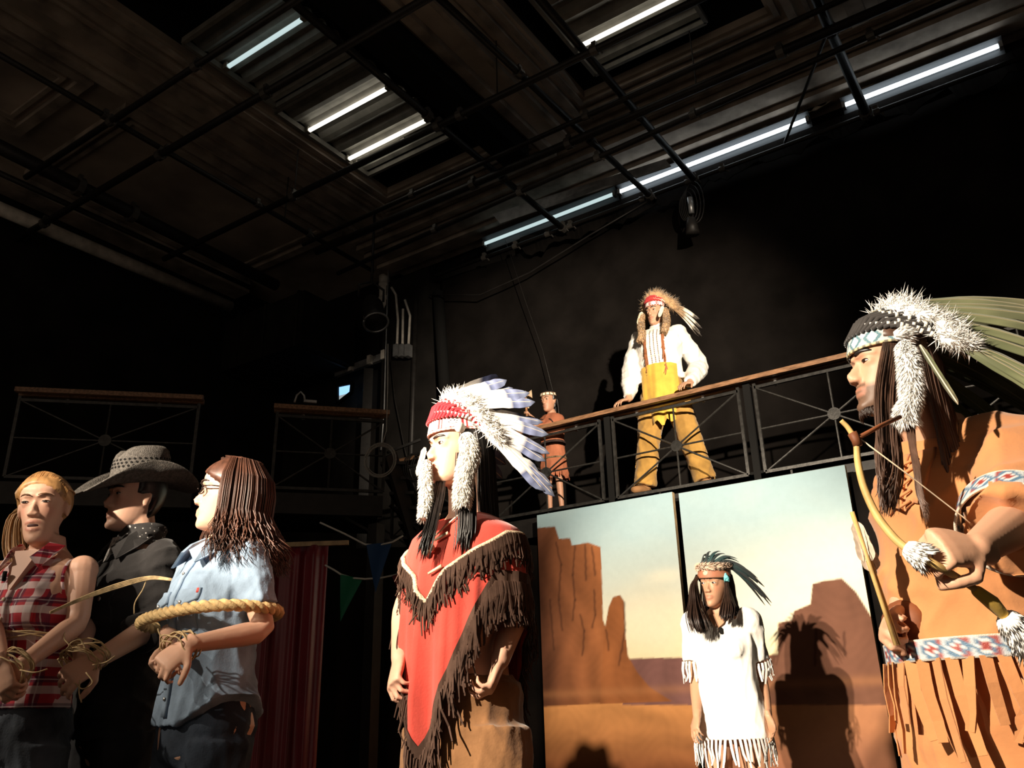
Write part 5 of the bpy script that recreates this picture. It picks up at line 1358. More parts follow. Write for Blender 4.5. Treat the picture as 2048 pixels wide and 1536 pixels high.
# ---------------------------------------------------------------- captive in the denim shirt
P = Person('captive with long brown hair, glasses and a short-sleeved denim shirt', (447, 1065), 2.64, 0, 1.66, 42, (458, 992), 2.62, 76, pitch=4, fem=True, skin=(.62, .36, .25), hk=.95)
P.torso(); P.head(nose=1.0)
LS, RS = P.shoulder(1), P.shoulder(-1)
LE, LW = at(528, 1262, 2.52), at(375, 1290, 2.32); RE, RW = at(350, 1262, 2.72), at(352, 1292, 2.42)
RE = at(345, 1255, 2.66); RW = at(335, 1300, 2.42)
P.arm(LS, LE, LW); P.arm(RS, RE, RW)
P.hand(LW, nrm(at(316, 1336, 2.28) - LW), -UP * .3 + HV * .8, 1, curl=.85, thumb=.5)
P.hand(RW, nrm(at(312, 1345, 2.36) - RW), -HV * .5 + RT * .5, -1, curl=.7, thumb=.6)
P.finish(); P.face('hair_darkbrown', gaze=(0, -.8), lid=.30, brow_t=.0038)
P.hair_dome('hair_brown', (.090, .114, .097), (0, -.016, .034), -.06, .062, name='crown_hair')
hb = MB()
for z_, rx, ry, oy in ((.10, .060, .085, -.01), (.06, .084, .100, -.022), (0, .092, .100, -.032), (-.06, .098, .104, -.036), (-.12, .108, .108, -.034), (-.18, .112, .110, -.03)): pass
lv = [(.112, .03, .05, -.01), (.095, .064, .085, -.014), (.06, .086, .098, -.026), (0, .094, .096, -.038), (-.06, .100, .098, -.042), (-.11, .110, .104, -.038), (-.17, .116, .110, -.034), (-.20, .108, .10, -.03)]
rr = []
for z_, rx, ry, oy in lv:
    rr.append([P.hp(rx * math.sin(a), oy + ry * math.cos(a) * (.55 if (math.cos(a) > 0 and z_ < .07) else 1), z_) for a in np.arange(32) * 6.2832 / 32])
hb.rings(rr); hbo = blob_obj('hair', hb, .008, 'hair_brown', P.root, 2, (.012, 60, 77, 7, UP))
P.long_hair('hair_brown', 1400, -.215, (74, 310), .052, .010, .085, seed=12, r0=.0023, layers=.05, part=.012, endvar=.04, name='hair_strands')
# glasses
gl = MB()
for q in (-1, 1): gl.tube([P.hp(.034 * q + .023 * math.cos(a), .092 - .012 * abs(math.cos(a)), .008 + .017 * math.sin(a)) for a in np.linspace(0, 6.283, 22)], .0022, 6)
gl.tube([P.hp(-.011, .099, .012), P.hp(0, .101, .014), P.hp(.011, .099, .012)], .002, 6)
for q in (-1, 1): gl.tube([P.hp(.057 * q, .082, .012), P.hp(.074 * q, .05, .012), P.hp(.079 * q, -.01, .010)], .002, 6)
go = gl.build('glasses', mat('glasses_frame', (.02, .012, .010), .3), P.root, True)
sh = MB(); sh.rings(P.torso_rings(.014, z0=.935, z1=1.455, prof=[(.78, .168, .125, 0), (.84, .182, .135, -.004), (.92, .182, .132, -.008), (1.00, .168, .116, 0), (1.09, .150, .106, 0), (1.18, .150, .110, .005), (1.28, .158, .122, .015), (1.36, .160, .104, .005), (1.42, .140, .085, -.006), (1.46, .10, .07, -.012)]))
for q in (-1, 1): sh.ell(P.pt(.066 * q, .088, 1.26), (.068, .062, .066), (P.L, P.F, UP))
for S, E, W in ((LS, LE, LW), (RS, RE, RW)): P.arm(S, E, W, sh, .022, .34)
me_sh = blob_obj('denim_shirt', sh, .0075, 'light_denim', P.root, 2, (.011, 32, 18, 8))
v_ = mverts(me_sh.data) + P.base            # curved shirt tails: front and back lower than the sides
lat = np.abs((v_ - P.base) @ P.L) / P.k; zrel = (v_[:, 2] - P.base[2]) / P.k
v_[:, 2] += np.clip(1 - (zrel - .93) / .12, 0, 1) * np.clip((lat - .05) / .13, 0, 1) ** 1.6 * .085
v_[:, 2] -= np.clip(1 - (zrel - .93) / .12, 0, 1) * .015
set_verts(me_sh.data, v_ - P.base)
for q in (-1, 1):
    conform('pocket_flap', me_sh, P, .030 * q, .112 * q, 1.315, .034, 'light_denim', dip=.022, off=.006)
    conform('pocket', me_sh, P, .035 * q, .107 * q, 1.29, .095, 'light_denim', dip=.010, off=.001)
    MB().ell(surf(me_sh, P, .071 * q, 1.272) + P.F * .013, (.0065, .0065, .004), (P.L, UP, P.F)).build('button', 'metal_button', me_sh, True)
    c_ = [P.pt(.045 * q, .03, 1.50), P.pt(.052 * q, .075, 1.475), P.pt(.022 * q, .118, 1.44), P.pt(.07 * q, .122, 1.395), P.pt(.09 * q, .05, 1.44), P.pt(.07 * q, -.02, 1.49)]
    n_ = nrm(P.F + P.L * .5 * q) * .008; MB().rings([c_, [p + n_ for p in c_]]).build('collar', 'light_denim', me_sh)
conform('pocket_tab', me_sh, P, .104, .111, 1.314, .014, mat('tab_red', (.5, .06, .05), .7), off=.010, thick=.002, nu=2, nv=2)
conform('placket', me_sh, P, -.015, .015, 1.43, .48, 'light_denim', nu=3, nv=18)
for z in (1.37, 1.25, 1.15, 1.07, 1.0): MB().ell(surf(me_sh, P, 0, z) + P.F * .009, (.0055, .0055, .003), (P.L, UP, P.F)).build('button', 'metal_button', me_sh, True)
je = P.legs(.004, r=(.100, .086, .062, .058, .048)); blob_obj('jeans', je, .009, 'dark_jeans', P.root, 2, (.006, 45, 19, 7, UP)); P.shoes()
# thick braided rope round arms and body
t = thing('thick_rope', P.pt(0, .2, 1.17), 'thick yellow twisted rope tied round the arms of the denim-shirted captive', 'rope')
ctr = (LS + RS) / 2
rp_ = []
for a in np.linspace(0, 6.283, 40):
    x = .255 * np.sign(math.sin(a)) * abs(math.sin(a)) ** .8; y = .165 * np.sign(math.cos(a)) * abs(math.cos(a)) ** .75 + .02
    rp_.append(P.pt(x, y, 1.240 + .012 * math.sin(a * 1.0)))
rope(rp_, .0165, 'thick_rope', 'strand', t, 3, 15, 8)
wrist_twine(at(358, 1296, 2.34), nrm(LW - LE), .040, 'twine binding the wrists of the denim-shirted captive', 47, [[at(330, 1290, 2.33), at(318, 1265, 2.34), at(316, 1258, 2.36)], [at(345, 1285, 2.30), at(325, 1283, 2.30), at(318, 1300, 2.30)]], 7)
# ================================================================== BALCONY MAN
mat('white_cotton', (.78, .74, .68), .85, noise=.08, scale=10, bump=.2, bscale=120, spec=.2)
mat('ochre_suede', (.40, .22, .055), .9, noise=.3, scale=8, bump=.3, bscale=80, spec=.1, sheen=.2)
mat('yellow_suede', (.62, .38, .06), .9, noise=.18, scale=9, bump=.2, bscale=80, spec=.1, sheen=.2)
P = Person('man on the balcony in a white shirt, ochre trousers and brown feather headdress', (1316, 672), 6.52, ZF, 1.68, 24, (1311, 628), 6.50, 40, pitch=-3, skin=(.50, .27, .165), hk=.98, voxel=.006)
P.torso(); P.head(nose=1.1)
LS, RS = P.shoulder(1), P.shoulder(-1)
rail = lambda x: V(x, YR - .01, 3.235)
LW = onY(1379, 768, YR + .10); LW[2] = 3.30; RW = onY(1257, 800, YR + .06); RW[2] = 3.27
LE, RE = at(1398, 735, 6.62), at(1262, 748, 6.62)
P.arm(LS, LE, LW); P.arm(RS, RE, RW)
P.hand(LW, nrm(V(-.03, -.10, -.035)), -UP + HV * .2, 1, curl=.35, thumb=.4)
P.hand(RW, nrm(V(-.05, -.08, -.030)), -UP + HV * .2, -1, curl=.35, thumb=.4)
P.finish(); P.face('hair_black', gaze=(-.3, 0), lid=.45, brow_t=.005)
P.hair_cap('hair_black', .010)
P.long_hair('hair_black', 50, -.22, (90, 270), .01, .002, .2, seed=61, r0=.010, layers=.015, name='long_hair')
sh = MB(); sh.rings(P.torso_rings(.022, z0=.98, z1=1.48, sx=1.05, sy=1.08))
for S, E, W in ((LS, LE, LW), (RS, RE, RW)): P.arm(S, E, W, sh, .022, .96, puff=.028)
sh.tube([P.pt(0, -.01, 1.45), P.pt(0, -.008, 1.525)], [.085, .072], 16)
shirt = blob_obj('white_shirt', sh, .010, 'white_cotton', P.root, 2, (.012, 26, 62, 7))
# bone breastplate
def bpcol(u, t_):
    k = (t_ * 22) % 1
    if u < .06 or u > .94: return (.35, .12, .05)
    if any(abs(u - c) < .022 for c in (.28, .5, .72)): return (.10, .06, .05) if k < .5 else (.6, .5, .4)
    return (.85, .80, .72) if k < .72 else (.55, .48, .40)
bp = conform('breastplate', shirt, P, -.078, .068, 1.43, .37, 'beadwork', off=.008, thick=.006, nu=50, nv=66, color=bpcol)
g = np.random.default_rng(63)
for q in (-1, 1):
    fm = MB(); anc = [surf(shirt, P, (-.083 if q < 0 else .073) + .004 * math.sin(i), 1.42 - .017 * i) + P.F * .012 for i in range(22)]
    fringe_strips(fm, anc, [P.F + P.L * q * .6] * 22, .075, .008, g, 2); f = fm.build('side_fringe', mat('rust_suede', (.33, .12, .05), .9), bp); f['kind'] = 'stuff'
A_ = [at(1291, 985, 6.56), at(1413, 976, 6.42)]
A_ = [V(a[0], a[1], ZF + .08) for a in A_]
K_ = [lerp(P.pt(-.09, 0, .86), A_[0], .52) + P.F * .02, lerp(P.pt(.09, 0, .86), A_[1], .52) + P.F * .02]
tr = P.legs(.01, knees=K_, ankles=A_, r=(.105, .102, .090, .088, .085)); tro = blob_obj('trousers', tr, .012, 'ochre_suede', P.root, 2, (.013, 24, 64, 7, UP))
fm = MB()
for q, a0, a1 in ((-1, P.pt(-.175, .02, .84), A_[0] - P.L * .075), (1, P.pt(.175, .02, .84), A_[1] + P.L * .075)):
    anc = [lerp(a0, a1, i / 40) + P.F * .03 for i in range(40)]; fringe_strips(fm, anc, [P.F * .3 + P.L * q] * 40, .035, .012, g)
f = fm.build('side_fringe', 'ochre_suede', tro); f['kind'] = 'stuff'
# yellow breechcloth over the front
rows = []
for j in range(19):
    t_ = j / 18; z = lerp(1.10, .60, t_); hw = lerp(.155, .16, t_) if z > .8 else lerp(.16, .13, (0.8 - z) / .2)
    rows.append([P.pt(lerp(-hw, hw, i / 16), .172 + .006 * math.sin(i * 1.9) + .02 * math.sin(i * .9 + 3 * t_) * t_ - .085 * abs(2 * i / 16 - 1) ** 2.4, z - .035 * t_ * (1 - abs(2 * i / 16 - 1)) + .02 * t_ * math.sin(i * 1.3)) for i in range(17)])
mb = MB()
for side in (0, 1):
    vs = [p - P.F * .006 * side for r in rows for p in r]; fs = [(j * 17 + i, j * 17 + i + 1, (j + 1) * 17 + i + 1, (j + 1) * 17 + i) for j in range(18) for i in range(16)]
    mb.add(vs, fs if not side else [q[::-1] for q in fs])
mb.build('breechcloth', 'yellow_suede', P.root, True)
P.shoes(A_, mat('moccasin', (.30, .15, .06), .9))
def bcol2(a, v):
    if v < .14 or v > .88: return (.75, .62, .5) if int((a + 360) / 7) % 2 else (.5, .05, .04)
    u = (a + 360) % 40
    return (.42, .03, .03) if u < 6 or 10 < u < 14 else (.80, .74, .68)
brn = V(.42, .26, .13)
hd = war_bonnet(P, 29, .34, .066, [(0, (.40, .25, .13)), (.52, (.34, .22, .12)), (.58, (.80, .74, .62)), (.80, (.84, .78, .66)), (.86, (.05, .04, .03)), (1, (.04, .03, .025))],
                dict(wrap=(.45, .03, .03), thread=(.80, .62, .45), down=(.46, .29, .15)), band_z=(.050, .094), tilt=.04, elev=(26, -52), colf=bcol2, fluff=(110, .065), outw=(.08, .8), bend=-.42, seed=6, tipw=.12)
bc = lambda t_: brn * (1 + .2 * math.sin(t_ * 9))
fur_tail(hd, cr([at(1330, 617, 6.36), at(1333, 640, 6.33), at(1331, 655, 6.32), at(1328, 664, 6.32)], 3), [.022, .028, .028, .02], 900, 'fur', col=bc, hair=.028, seed=5, w=.0025)
fur_tail(hd, cr([at(1284, 628, 6.42), at(1282, 650, 6.38), at(1284, 670, 6.36), at(1280, 682, 6.36)], 3), [.022, .028, .030, .024], 900, 'fur', col=bc, hair=.028, seed=6, w=.0025)
feather_mesh(at(1284, 624, 6.40), nrm(at(1274, 652, 6.38) - at(1284, 624, 6.40)), V(0, 0, 0), RT, .13, .03, [(0, (.75, .66, .5)), (1, (.6, .5, .36))], seed=78).build('feather', 'feather', hd, True, True)
feather_mesh(at(1326, 612, 6.34), nrm(at(1318, 634, 6.34) - at(1326, 612, 6.34)), V(0, 0, 0), RT, .11, .03, [(0, (.8, .72, .55)), (1, (.7, .6, .42))], seed=79).build('feather', 'feather', hd, True, True)

# ================================================================== CHILD ON THE BALCONY
mat('rust_cloth', (.36, .125, .065), .9, noise=.2, scale=10, bump=.2, bscale=110, spec=.1)
mat('dark_trim', (.035, .018, .014), .85, noise=.3, scale=30)
P = Person('child on the balcony in a rust-red fringed tunic and beaded headband', (1103, 836), 7.16, ZF, 1.08, 42, (1097, 803), 7.14, 36, pitch=-8, skin=(.46, .24, .15), hk=.82, voxel=.006, wide=1.0)
P.torso(); P.head(nose=.7)
LS, RS = P.pt(.140, 0, 1.375), P.pt(-.140, 0, 1.375)
LW = V(*onY(1056, 848, YR + .05)); LW[2] = 3.235; LE = lerp(LS, LW, .5) + V(0, .02, -.03)
RW = at(1061, 832, 6.92); RE = at(1078, 850, 7.06)
P.arm(LS, LE, LW); P.arm(RS, RE, RW)
P.hand(LW, nrm(V(-.08, -.05, -.02)), -UP, 1, curl=.4); hd_ = nrm(V(-.02, -.05, .05))
P.hand(RW, hd_, -RT * .7 - HV * .2, -1, curl=1.15, thumb=.8)
P.legs(0, r=(.075, .066, .050, .046, .032), mb=P.body, pelvis=False)
P.finish(); P.face('hair_black', gaze=(-.2, -.2), lid=.5, brow_t=.004)
P.hair_cap('hair_black', .013, hairline=lambda z, x: .05 if z > .065 else (.02 if z > .0 else -.01), zmin=-.09)
P.long_hair('hair_black', 60, -.24, (110, 250), .01, .002, .2, seed=65, r0=.008, layers=.015, name='long_hair')
sh = MB(); sh.rings(P.torso_rings(.014, z0=.60, z1=1.48, prof=[(.55, .21, .165, 0), (.70, .195, .15, 0), (.93, .172, .125, 0), (1.08, .166, .122, 0), (1.2, .176, .132, .006), (1.32, .190, .138, .01), (1.39, .190, .128, 0), (1.44, .165, .105, 0), (1.48, .10, .075, 0)]))
for S, E, W in ((LS, LE, LW), (RS, RE, RW)): P.arm(S, E, W, sh, .014, .62)
tun = blob_obj('tunic', sh, .009, 'rust_cloth', P.root, 2, (.007, 40, 66, 7, UP))
def loop_ring(z, a, b, r, name, m_, par, n=40):
    return MB().tube([P.pt(a * math.cos(q), b * math.sin(q), z) for q in np.linspace(0, 6.283, n)], r, 6).build(name, m_, par, True)
loop_ring(1.03, .172, .135, .020, 'belt', 'dark_trim', tun)
loop_ring(.80, .200, .156, .008, 'trim', mat('olive_trim', (.16, .11, .06), .9, noise=.7, scale=60), tun)
fm = MB(); anc = [P.pt(.212 * math.cos(q), .168 * math.sin(q), .62) for q in np.linspace(0, 6.283, 60)]
fringe_strips(fm, anc, [a - P.pt(0, 0, .62) for a in anc], .07, .014, g); f = fm.build('hem_fringe', 'rust_cloth', tun); f['kind'] = 'stuff'
for S, E, W in ((LS, LE, LW), (RS, RE, RW)):
    c_ = lerp(S, E, .55); d = nrm(E - S); u = nrm(np.cross(d, UP)); v_ = np.cross(d, u)
    MB().tube([c_ + (u * math.cos(q) + v_ * math.sin(q)) * .046 for q in np.linspace(0, 6.283, 20)], .006, 6).build('sleeve_trim', 'dark_trim', tun, True)
P.band(P.root, .052, .088, .014, lambda a, v: ((.75, .66, .5) if 0.15 < v < .85 and int((a + 360) / 9) % 3 else (.20, .12, .07)), name='headband')
P.shoes(material='moccasin')
t = thing('toy_hatchet', RW, 'small wooden hatchet held up by the child on the balcony', 'hatchet')
h0 = RW + hd_ * .055; ax = nrm(at(1050, 792, 6.90) - at(1056, 850, 6.90))
MB().tube([h0 - ax * .10, h0, h0 + ax * .17], [.011, .010, .012], 8).build('handle', mat('hatchet_wood', (.30, .14, .06), .7, noise=.3, scale=30), t, True)
hb = h0 + ax * .15; sd = nrm(RT - ax * (RT @ ax)); wd = np.cross(ax, sd)
MB().rings([[hb + sd * x + ax * y + wd * .010 for x, y in ((-.035, -.02), (.03, -.014), (.062, -.038), (.062, .038), (.03, .016), (-.035, .02))], [hb + sd * x + ax * y - wd * .010 for x, y in ((-.035, -.02), (.03, -.014), (.062, -.038), (.062, .038), (.03, .016), (-.035, .02))]]).build('head', mat('hatchet_head', (.38, .27, .17), .6, noise=.3, scale=30), t)
MB().tube([h0 + ax * .12 + sd * .012 * math.cos(q * 5) + wd * .014 * math.sin(q * 5) + ax * .012 * q for q in np.linspace(0, 5, 40)], .003, 5).build('lashing', 'bone', t, True)
feather_mesh(h0 + ax * .12, nrm(-UP + RT * .3), V(0, 0, 0), RT, .10, .022, [(0, (.6, .5, .35)), (1, (.35, .25, .16))], seed=80).build('feather', 'feather', t, True, True)
# ================================================================== GIRL IN THE WHITE DRESS
mat('white_suede', (.82, .78, .72), .9, noise=.05, scale=8, bump=.15, bscale=90, spec=.1, sheen=.2)
P = Person('girl in a short fringed white dress before the painted flats', (1440, 1227), 4.68, 0, 1.64, 22, (1429, 1171), 4.66, 38, pitch=-3, roll=-4, fem=True, skin=(.47, .25, .15), hk=.96, voxel=.005)
P.torso(); P.head(nose=.9)
LS, RS = P.shoulder(1), P.shoulder(-1)
LE, LW = at(1524, 1368, 4.72), at(1536, 1432, 4.58); RE, RW = at(1392, 1362, 4.74), at(1394, 1432, 4.60)
P.arm(LS, LE, LW); P.arm(RS, RE, RW)
P.hand(LW, nrm(at(1548, 1466, 4.55) - LW), -RT * .8 - HV * .2 + UP * .1, 1, curl=.35, thumb=.4)
P.hand(RW, nrm(at(1389, 1466, 4.56) - RW), RT * .8 + HV * .4, -1, curl=.35, thumb=.4)
P.legs(0, r=(.082, .072, .052, .050, .034), mb=P.body, pelvis=False)
P.finish(); P.face('hair_black', gaze=(-.5, -.1), lid=.5, brow_t=.0036)
P.hair_cap('hair_darkbrown', .014, hairline=lambda z, x: .05 if z > .06 else (.030 if z > .02 else .0), zmin=-.09)
P.long_hair('hair_darkbrown', 420, -.24, (88, 262), .02, .006, .10, seed=71, r0=.0038, layers=.03, endvar=.03)
S_ = []; g = np.random.default_rng(72)
for i in range(230):
    a, b = g.normal() * 8, g.normal() * .02
    S_.append(cr([P.hp(-.072 + .006 * g.normal(), .045, .06), at(1388 + a * .3, 1170, 4.60 + b), at(1390 + a * .6, 1205, 4.56 + b), at(1394 + a, 1235, 4.50 + b), at(1402 + a, 1262 + g.uniform(-8, 8), 4.49 + b)], 4))
for i in range(130):
    a, b = g.normal() * 6, g.normal() * .015
    S_.append(cr([P.hp(.076 + .006 * g.normal(), .01, .05), at(1454 + a * .4, 1190, 4.57 + b), at(1456 + a, 1215, 4.52 + b), at(1453 + a, 1238 + g.uniform(-6, 6), 4.50 + b)], 4))
P.strands('hair_lock', 'hair_darkbrown', S_, .0032, seed=73)
sh = MB(); sh.rings(P.torso_rings(.014, z0=.80, z1=1.425, prof=[(.72, .195, .15, 0), (.84, .190, .142, 0), (.93, .184, .135, -.008), (1.02, .168, .118, 0), (1.10, .152, .108, 0), (1.18, .152, .108, .005), (1.28, .156, .120, .015), (1.36, .150, .10, .005), (1.41, .135, .082, -.006), (1.43, .12, .075, -.01)]))
for q in (-1, 1): sh.ell(P.pt(.066 * q, .086, 1.262), (.066, .062, .066), (P.L, P.F, UP))
sl = []
for S, E, W in ((LS, LE, LW), (RS, RE, RW)): sl.append((S, E, P.arm(S, E, W, sh, .030, .38)))
dr = blob_obj('white_dress', sh, .009, 'white_suede', P.root, 2, (.008, 30, 74, 7, UP))
fm = MB(); anc = [P.pt(.205 * math.cos(q), .160 * math.sin(q), .81) for q in np.linspace(0, 6.283, 54)]
fringe_strips(fm, anc, [a - P.pt(0, 0, .81) for a in anc], .125, .013, g); f = fm.build('hem_fringe', 'white_suede', dr); f['kind'] = 'stuff'
fm = MB()
for S, E, (e, d, r) in sl:
    u = nrm(np.cross(d, UP + .01)); v_ = np.cross(d, u); anc = [e + (u * math.cos(q) + v_ * math.sin(q)) * r for q in np.linspace(0, 6.283, 22)]
    fringe_strips(fm, anc, [a - e for a in anc], .10, .012, g)
f = fm.build('sleeve_fringe', 'white_suede', dr); f['kind'] = 'stuff'
MB().rings([[P.pt(x, y, z) for x, y, z in ((-.055, .07, 1.455), (.055, .07, 1.455), (.03, .112, 1.40), (0, .122, 1.375), (-.03, .112, 1.40))], [P.pt(x, y - .04, z) for x, y, z in ((-.055, .07, 1.455), (.055, .07, 1.455), (.03, .112, 1.40), (0, .122, 1.375), (-.03, .112, 1.40))]]).build('open_neckline', mat('chest_skin_tan', (.46, .25, .15), .5), P.root)
MB().tube([surf(dr, P, .015, 1.372) + P.F * .012, surf(dr, P, .018, 1.345) + P.F * .014], [.009, .007], 8).build('clip_microphone', 'matte_black', P.root, True)
P.shoes(material='moccasin')
# tan band, fur roll and dark rooster feathers
def gcol(a, v):
    if math.hypot((a + 2) / 9, (v - .55) / .26) < 1: return (.66, .42, .28)
    return (.34, .135, .075) if v > .10 else (.20, .09, .05)
bd = P.band(P.root, .040, .096, .016, gcol, name='feather_headband', tilt=.05, material=vmat('tooled_leather', .6, bump=.2))
fz = lambda a: P.hp(math.sin(a) * .080, -.012 + math.cos(a) * .102, .102 - .006 * math.cos(a))
fur_tail(bd, [fz(a) for a in np.linspace(-1.75, 1.75, 24)], .015, 900, 'fur', 'fur_roll', .028, lambda t_: V(.62, .44, .32), 75, w=.003)
for i in range(30):
    f_ = -1 + 2 * (i + .5) / 30; ph = f_ * 1.9; sx, cy = math.sin(ph), math.cos(ph); b = P.hp(sx * .082, -.014 + cy * .095, .104)
    e = math.radians(lerp(52, -35, abs(f_) ** 1.1) + g.normal() * 6)
    d = nrm(P.hx[1] * -math.cos(e) * .8 + P.hx[2] * math.sin(e) + P.hx[0] * (.10 + .45 * abs(f_)) * np.sign(f_ + .001))
    c1 = [(0, (.07, .06, .055)), (.25, (.012, .028, .030)), (.6, (.007, .010, .011)), (1, (.006, .007, .007))] if i % 3 else [(0, (.05, .09, .09)), (.4, (.012, .05, .052)), (1, (.006, .008, .008))]
    feather_mesh(b, d, -UP * .5 + P.hx[1] * -.1, nrm(np.cross(d, P.hx[0] * sx + P.hx[1] * cy)), .24 * g.uniform(.8, 1.12), .020, c1, quill=.05, seed=700 + i, n=12, tipw=.6, quill_col=(.03, .03, .03)).build('feather', 'feather', bd, True, True)
for k in range(3):
    feather_mesh(P.hp(.088, .03, .03), nrm(-UP + P.hx[1] * (-.15 - .1 * k) + P.hx[0] * .1), V(0, 0, 0), P.hx[1], .15, .022, [(0, (.5, .46, .40)), (1, (.22, .18, .15))], seed=760 + k).build('feather', 'feather', bd, True, True)
MB().ell(P.hp(.092, .045, .040), (.008, .014, .022), P.hx).build('turquoise_tuft', mat('turquoise', (.20, .62, .66), .6, noise=.3, scale=40), bd, True)
fur_tail(bd, [P.hp(.092, .045, .05), P.hp(.094, .045, .038), P.hp(.095, .044, .025)], .012, 160, mat('turquoise_fur', (.22, .66, .70), .8), 'turquoise_fluff', .016, None, 76, w=.003)

# ================================================================== MAN WITH THE BOW
mat('tan_suede', (.50, .215, .085), .88, noise=.16, scale=5, bump=.2, bscale=90, spec=.12, sheen=.25)
mat('bow_wood', (.55, .36, .13), .55, noise=.3, scale=25)
mat('leather_brown', (.20, .065, .025), .6, noise=.3, scale=20)
mat('hair_longbrown', (.085, .045, .030), .42, noise=.5, scale=45, spec=.45, stretch=(1, 1, .12))
P = Person('bearded man in a tan suede tunic and long olive-feathered headdress, gripping a bow', (1872, 838), 1.92, 0, 1.72, 64, (1778, 742), 1.88, 86, pitch=3, skin=(.60, .33, .21), hk=.93, wide=.92)
MN = P
P.torso(); P.head(nose=1.6, neck_to=P.pt(0, .02, 1.46))
LS, RS = P.pt(.175, -.03, 1.41), P.pt(-.14, .0, 1.38)
LE, LW = at(2030, 1045, 1.62), at(1952, 1100, 1.42); RE, RW = at(1822, 1110, 2.02), at(1803, 1230, 1.90)
P.arm(LS, LE, LW, slim=1.05); P.arm(RS, RE, RW)
GR = at(1868, 1128, 1.37)                                   # grip of the bow
bow_ax = nrm(at(1965, 1200, 1.40) - at(1800, 1085, 1.40))
hdir = nrm(GR + UP * .03 - LW)
P.hand(LW, hdir, nrm(-UP * .4 + HV * .6 - RT * .3), 1, curl=1.25, thumb=.9, size=1.04)
ar_a, ar_b = at(1706, 1030, 1.82), at(1790, 1275, 1.80)
P.hand(RW, nrm(at(1760, 1262, 1.83) - RW), nrm(-HV * .5 - UP * .5 + RT * .4), -1, curl=1.2, thumb=.9)
P.finish(stubble=.82); P.face('hair_black', gaze=(0, 0), lid=.42, brow_t=.0055)
P.hair_cap('hair_longbrown', .012, hairline=lambda z, x: .05 if z > .055 else .012, zmin=-.11)
bt = []; g = np.random.default_rng(81)
for i in range(120):                                         # short beard on the chin
    a = g.uniform(-1, 1); p = P.hp(.034 * a, .086 - .022 * a * a, -.104 - .012 * g.random()); bt.append([p - P.hx[1] * .006 * P.hk, p + P.hx[1] * .003 - UP * .006, p + P.hx[1] * .005 - UP * .012, p + P.hx[1] * .003 - UP * .020 * g.uniform(.7, 1.3)])
P.strands('beard', 'hair_darkbrown', bt, .0016, seed=82, n=4)
S_ = []
for i in range(420):                                         # long straight hair in front of the shoulder
    u = g.random(); b = g.normal() * .018; x0 = lerp(1748, 1800, u)
    S_.append(cr([P.hp(.075, .045 - .06 * u, .045), at(x0 + 2, 780, 1.74 + b), at(lerp(1752, 1800, u), 860, 1.71 + b), at(lerp(1756, 1800, u) + g.normal() * 4, 930 + g.uniform(-20, 20), 1.69 + b), at(lerp(1762, 1786, u) + g.normal() * 7, 985 + g.uniform(-40, 50), 1.68 + b)], 4))
for i in range(60):
    S_.append(cr([P.hp(.08, -.01, .02), at(1822 + g.normal() * 4, 850, 1.66), at(1832 + g.normal() * 4, 930, 1.60), at(1842 + g.normal() * 3, 990, 1.58), at(1853 + g.normal() * 3, 1040 + g.uniform(-30, 10), 1.57)], 4))
P.strands('long_hair', 'hair_longbrown', S_, .0022, seed=83)
P.long_hair('hair_longbrown', 260, -.36, (100, 270), .01, .003, .2, seed=84, r0=.004, layers=.02, name='back_hair')
# tunic
sh = MB(); T_ = [(.90, .190, .165, 0), (.98, .196, .172, .01), (1.05, .186, .162, .02), (1.12, .180, .152, .015), (1.22, .186, .150, .015), (1.32, .195, .148, .012), (1.39, .19, .132, .005), (1.44, .155, .105, -.008), (1.48, .10, .085, -.01)]
sh.rings(P.torso_rings(.010, z0=.985, z1=1.475, prof=T_))
ud = nrm(LE - LS); sh.tube([LS, lerp(LS, LE, .35), lerp(LS, LE, .75), LE, LE + ud * .045], [.092, .094, .094, .098, .102], 20, round_end=False); sh.ell(LS, .095)
sh.tube([RS, lerp(RS, RE, .5), RE, lerp(RE, RW, .55)], [.085, .080, .075, .072], 16); sh.ell(RS, .088)
sh.tube([P.pt(0, -.015, 1.445), lerp(P.pt(0, -.015, 1.445), LS, .55) + UP * .012, LS + UP * .005], [.088, .092, .092], 16); sh.tube([P.pt(0, -.01, 1.44), RS], [.085, .085], 14)
tun = blob_obj('tunic', sh, .009, 'tan_suede', P.root, 2, (.022, 17, 91, 8))
def beadcol(u, t_):
    if t_ < .10 or t_ > .90: return (.72, .62, .50)
    k = (u * 6) % 1; dm = abs(k - .5) * 2 + abs(t_ - .5) * 1.6
    if dm < .42: return (.30, .05, .04)
    if dm < .62: return (.72, .70, .66)
    if dm < 1.0: return (.09, .17, .26)
    return (.30, .07, .06) if int(u * 12) % 2 else (.45, .48, .50)
vmat('bead_ribbon', .5, bump=.4, bscale=350)
# beaded cuff on the near sleeve
cd = ud; cc = LE + ud * .004; u = nrm(np.cross(cd, UP)); v_ = np.cross(cd, u); ring, cols = [], []
for j in range(9):
    ring.append([cc + cd * lerp(-.026, .026, j / 8) + (u * math.cos(a) + v_ * math.sin(a)) * .1025 for a in np.arange(120) * 6.2832 / 120]); cols += [beadcol((i / 120 * 2.2) % 1, j / 8) for i in range(120)]
inn = [[lerp(p, cc, .06) for p in r] for r in ring[::-1]]
mb = MB(); mb.rings(ring + inn, True, False, cols + cols[::-1]); mb.build('beaded_cuff', 'bead_ribbon', tun, True, True)
hemr = []; cols = []
for j in range(9):
    hemr.append([P.pt((.206 + .016) * math.sin(a), .01 + (.184 + .014) * math.cos(a), lerp(1.022, .978, j / 8)) for a in np.arange(140) * 6.2832 / 140]); cols += [beadcol((i / 140 * 4) % 1, j / 8) for i in range(140)]
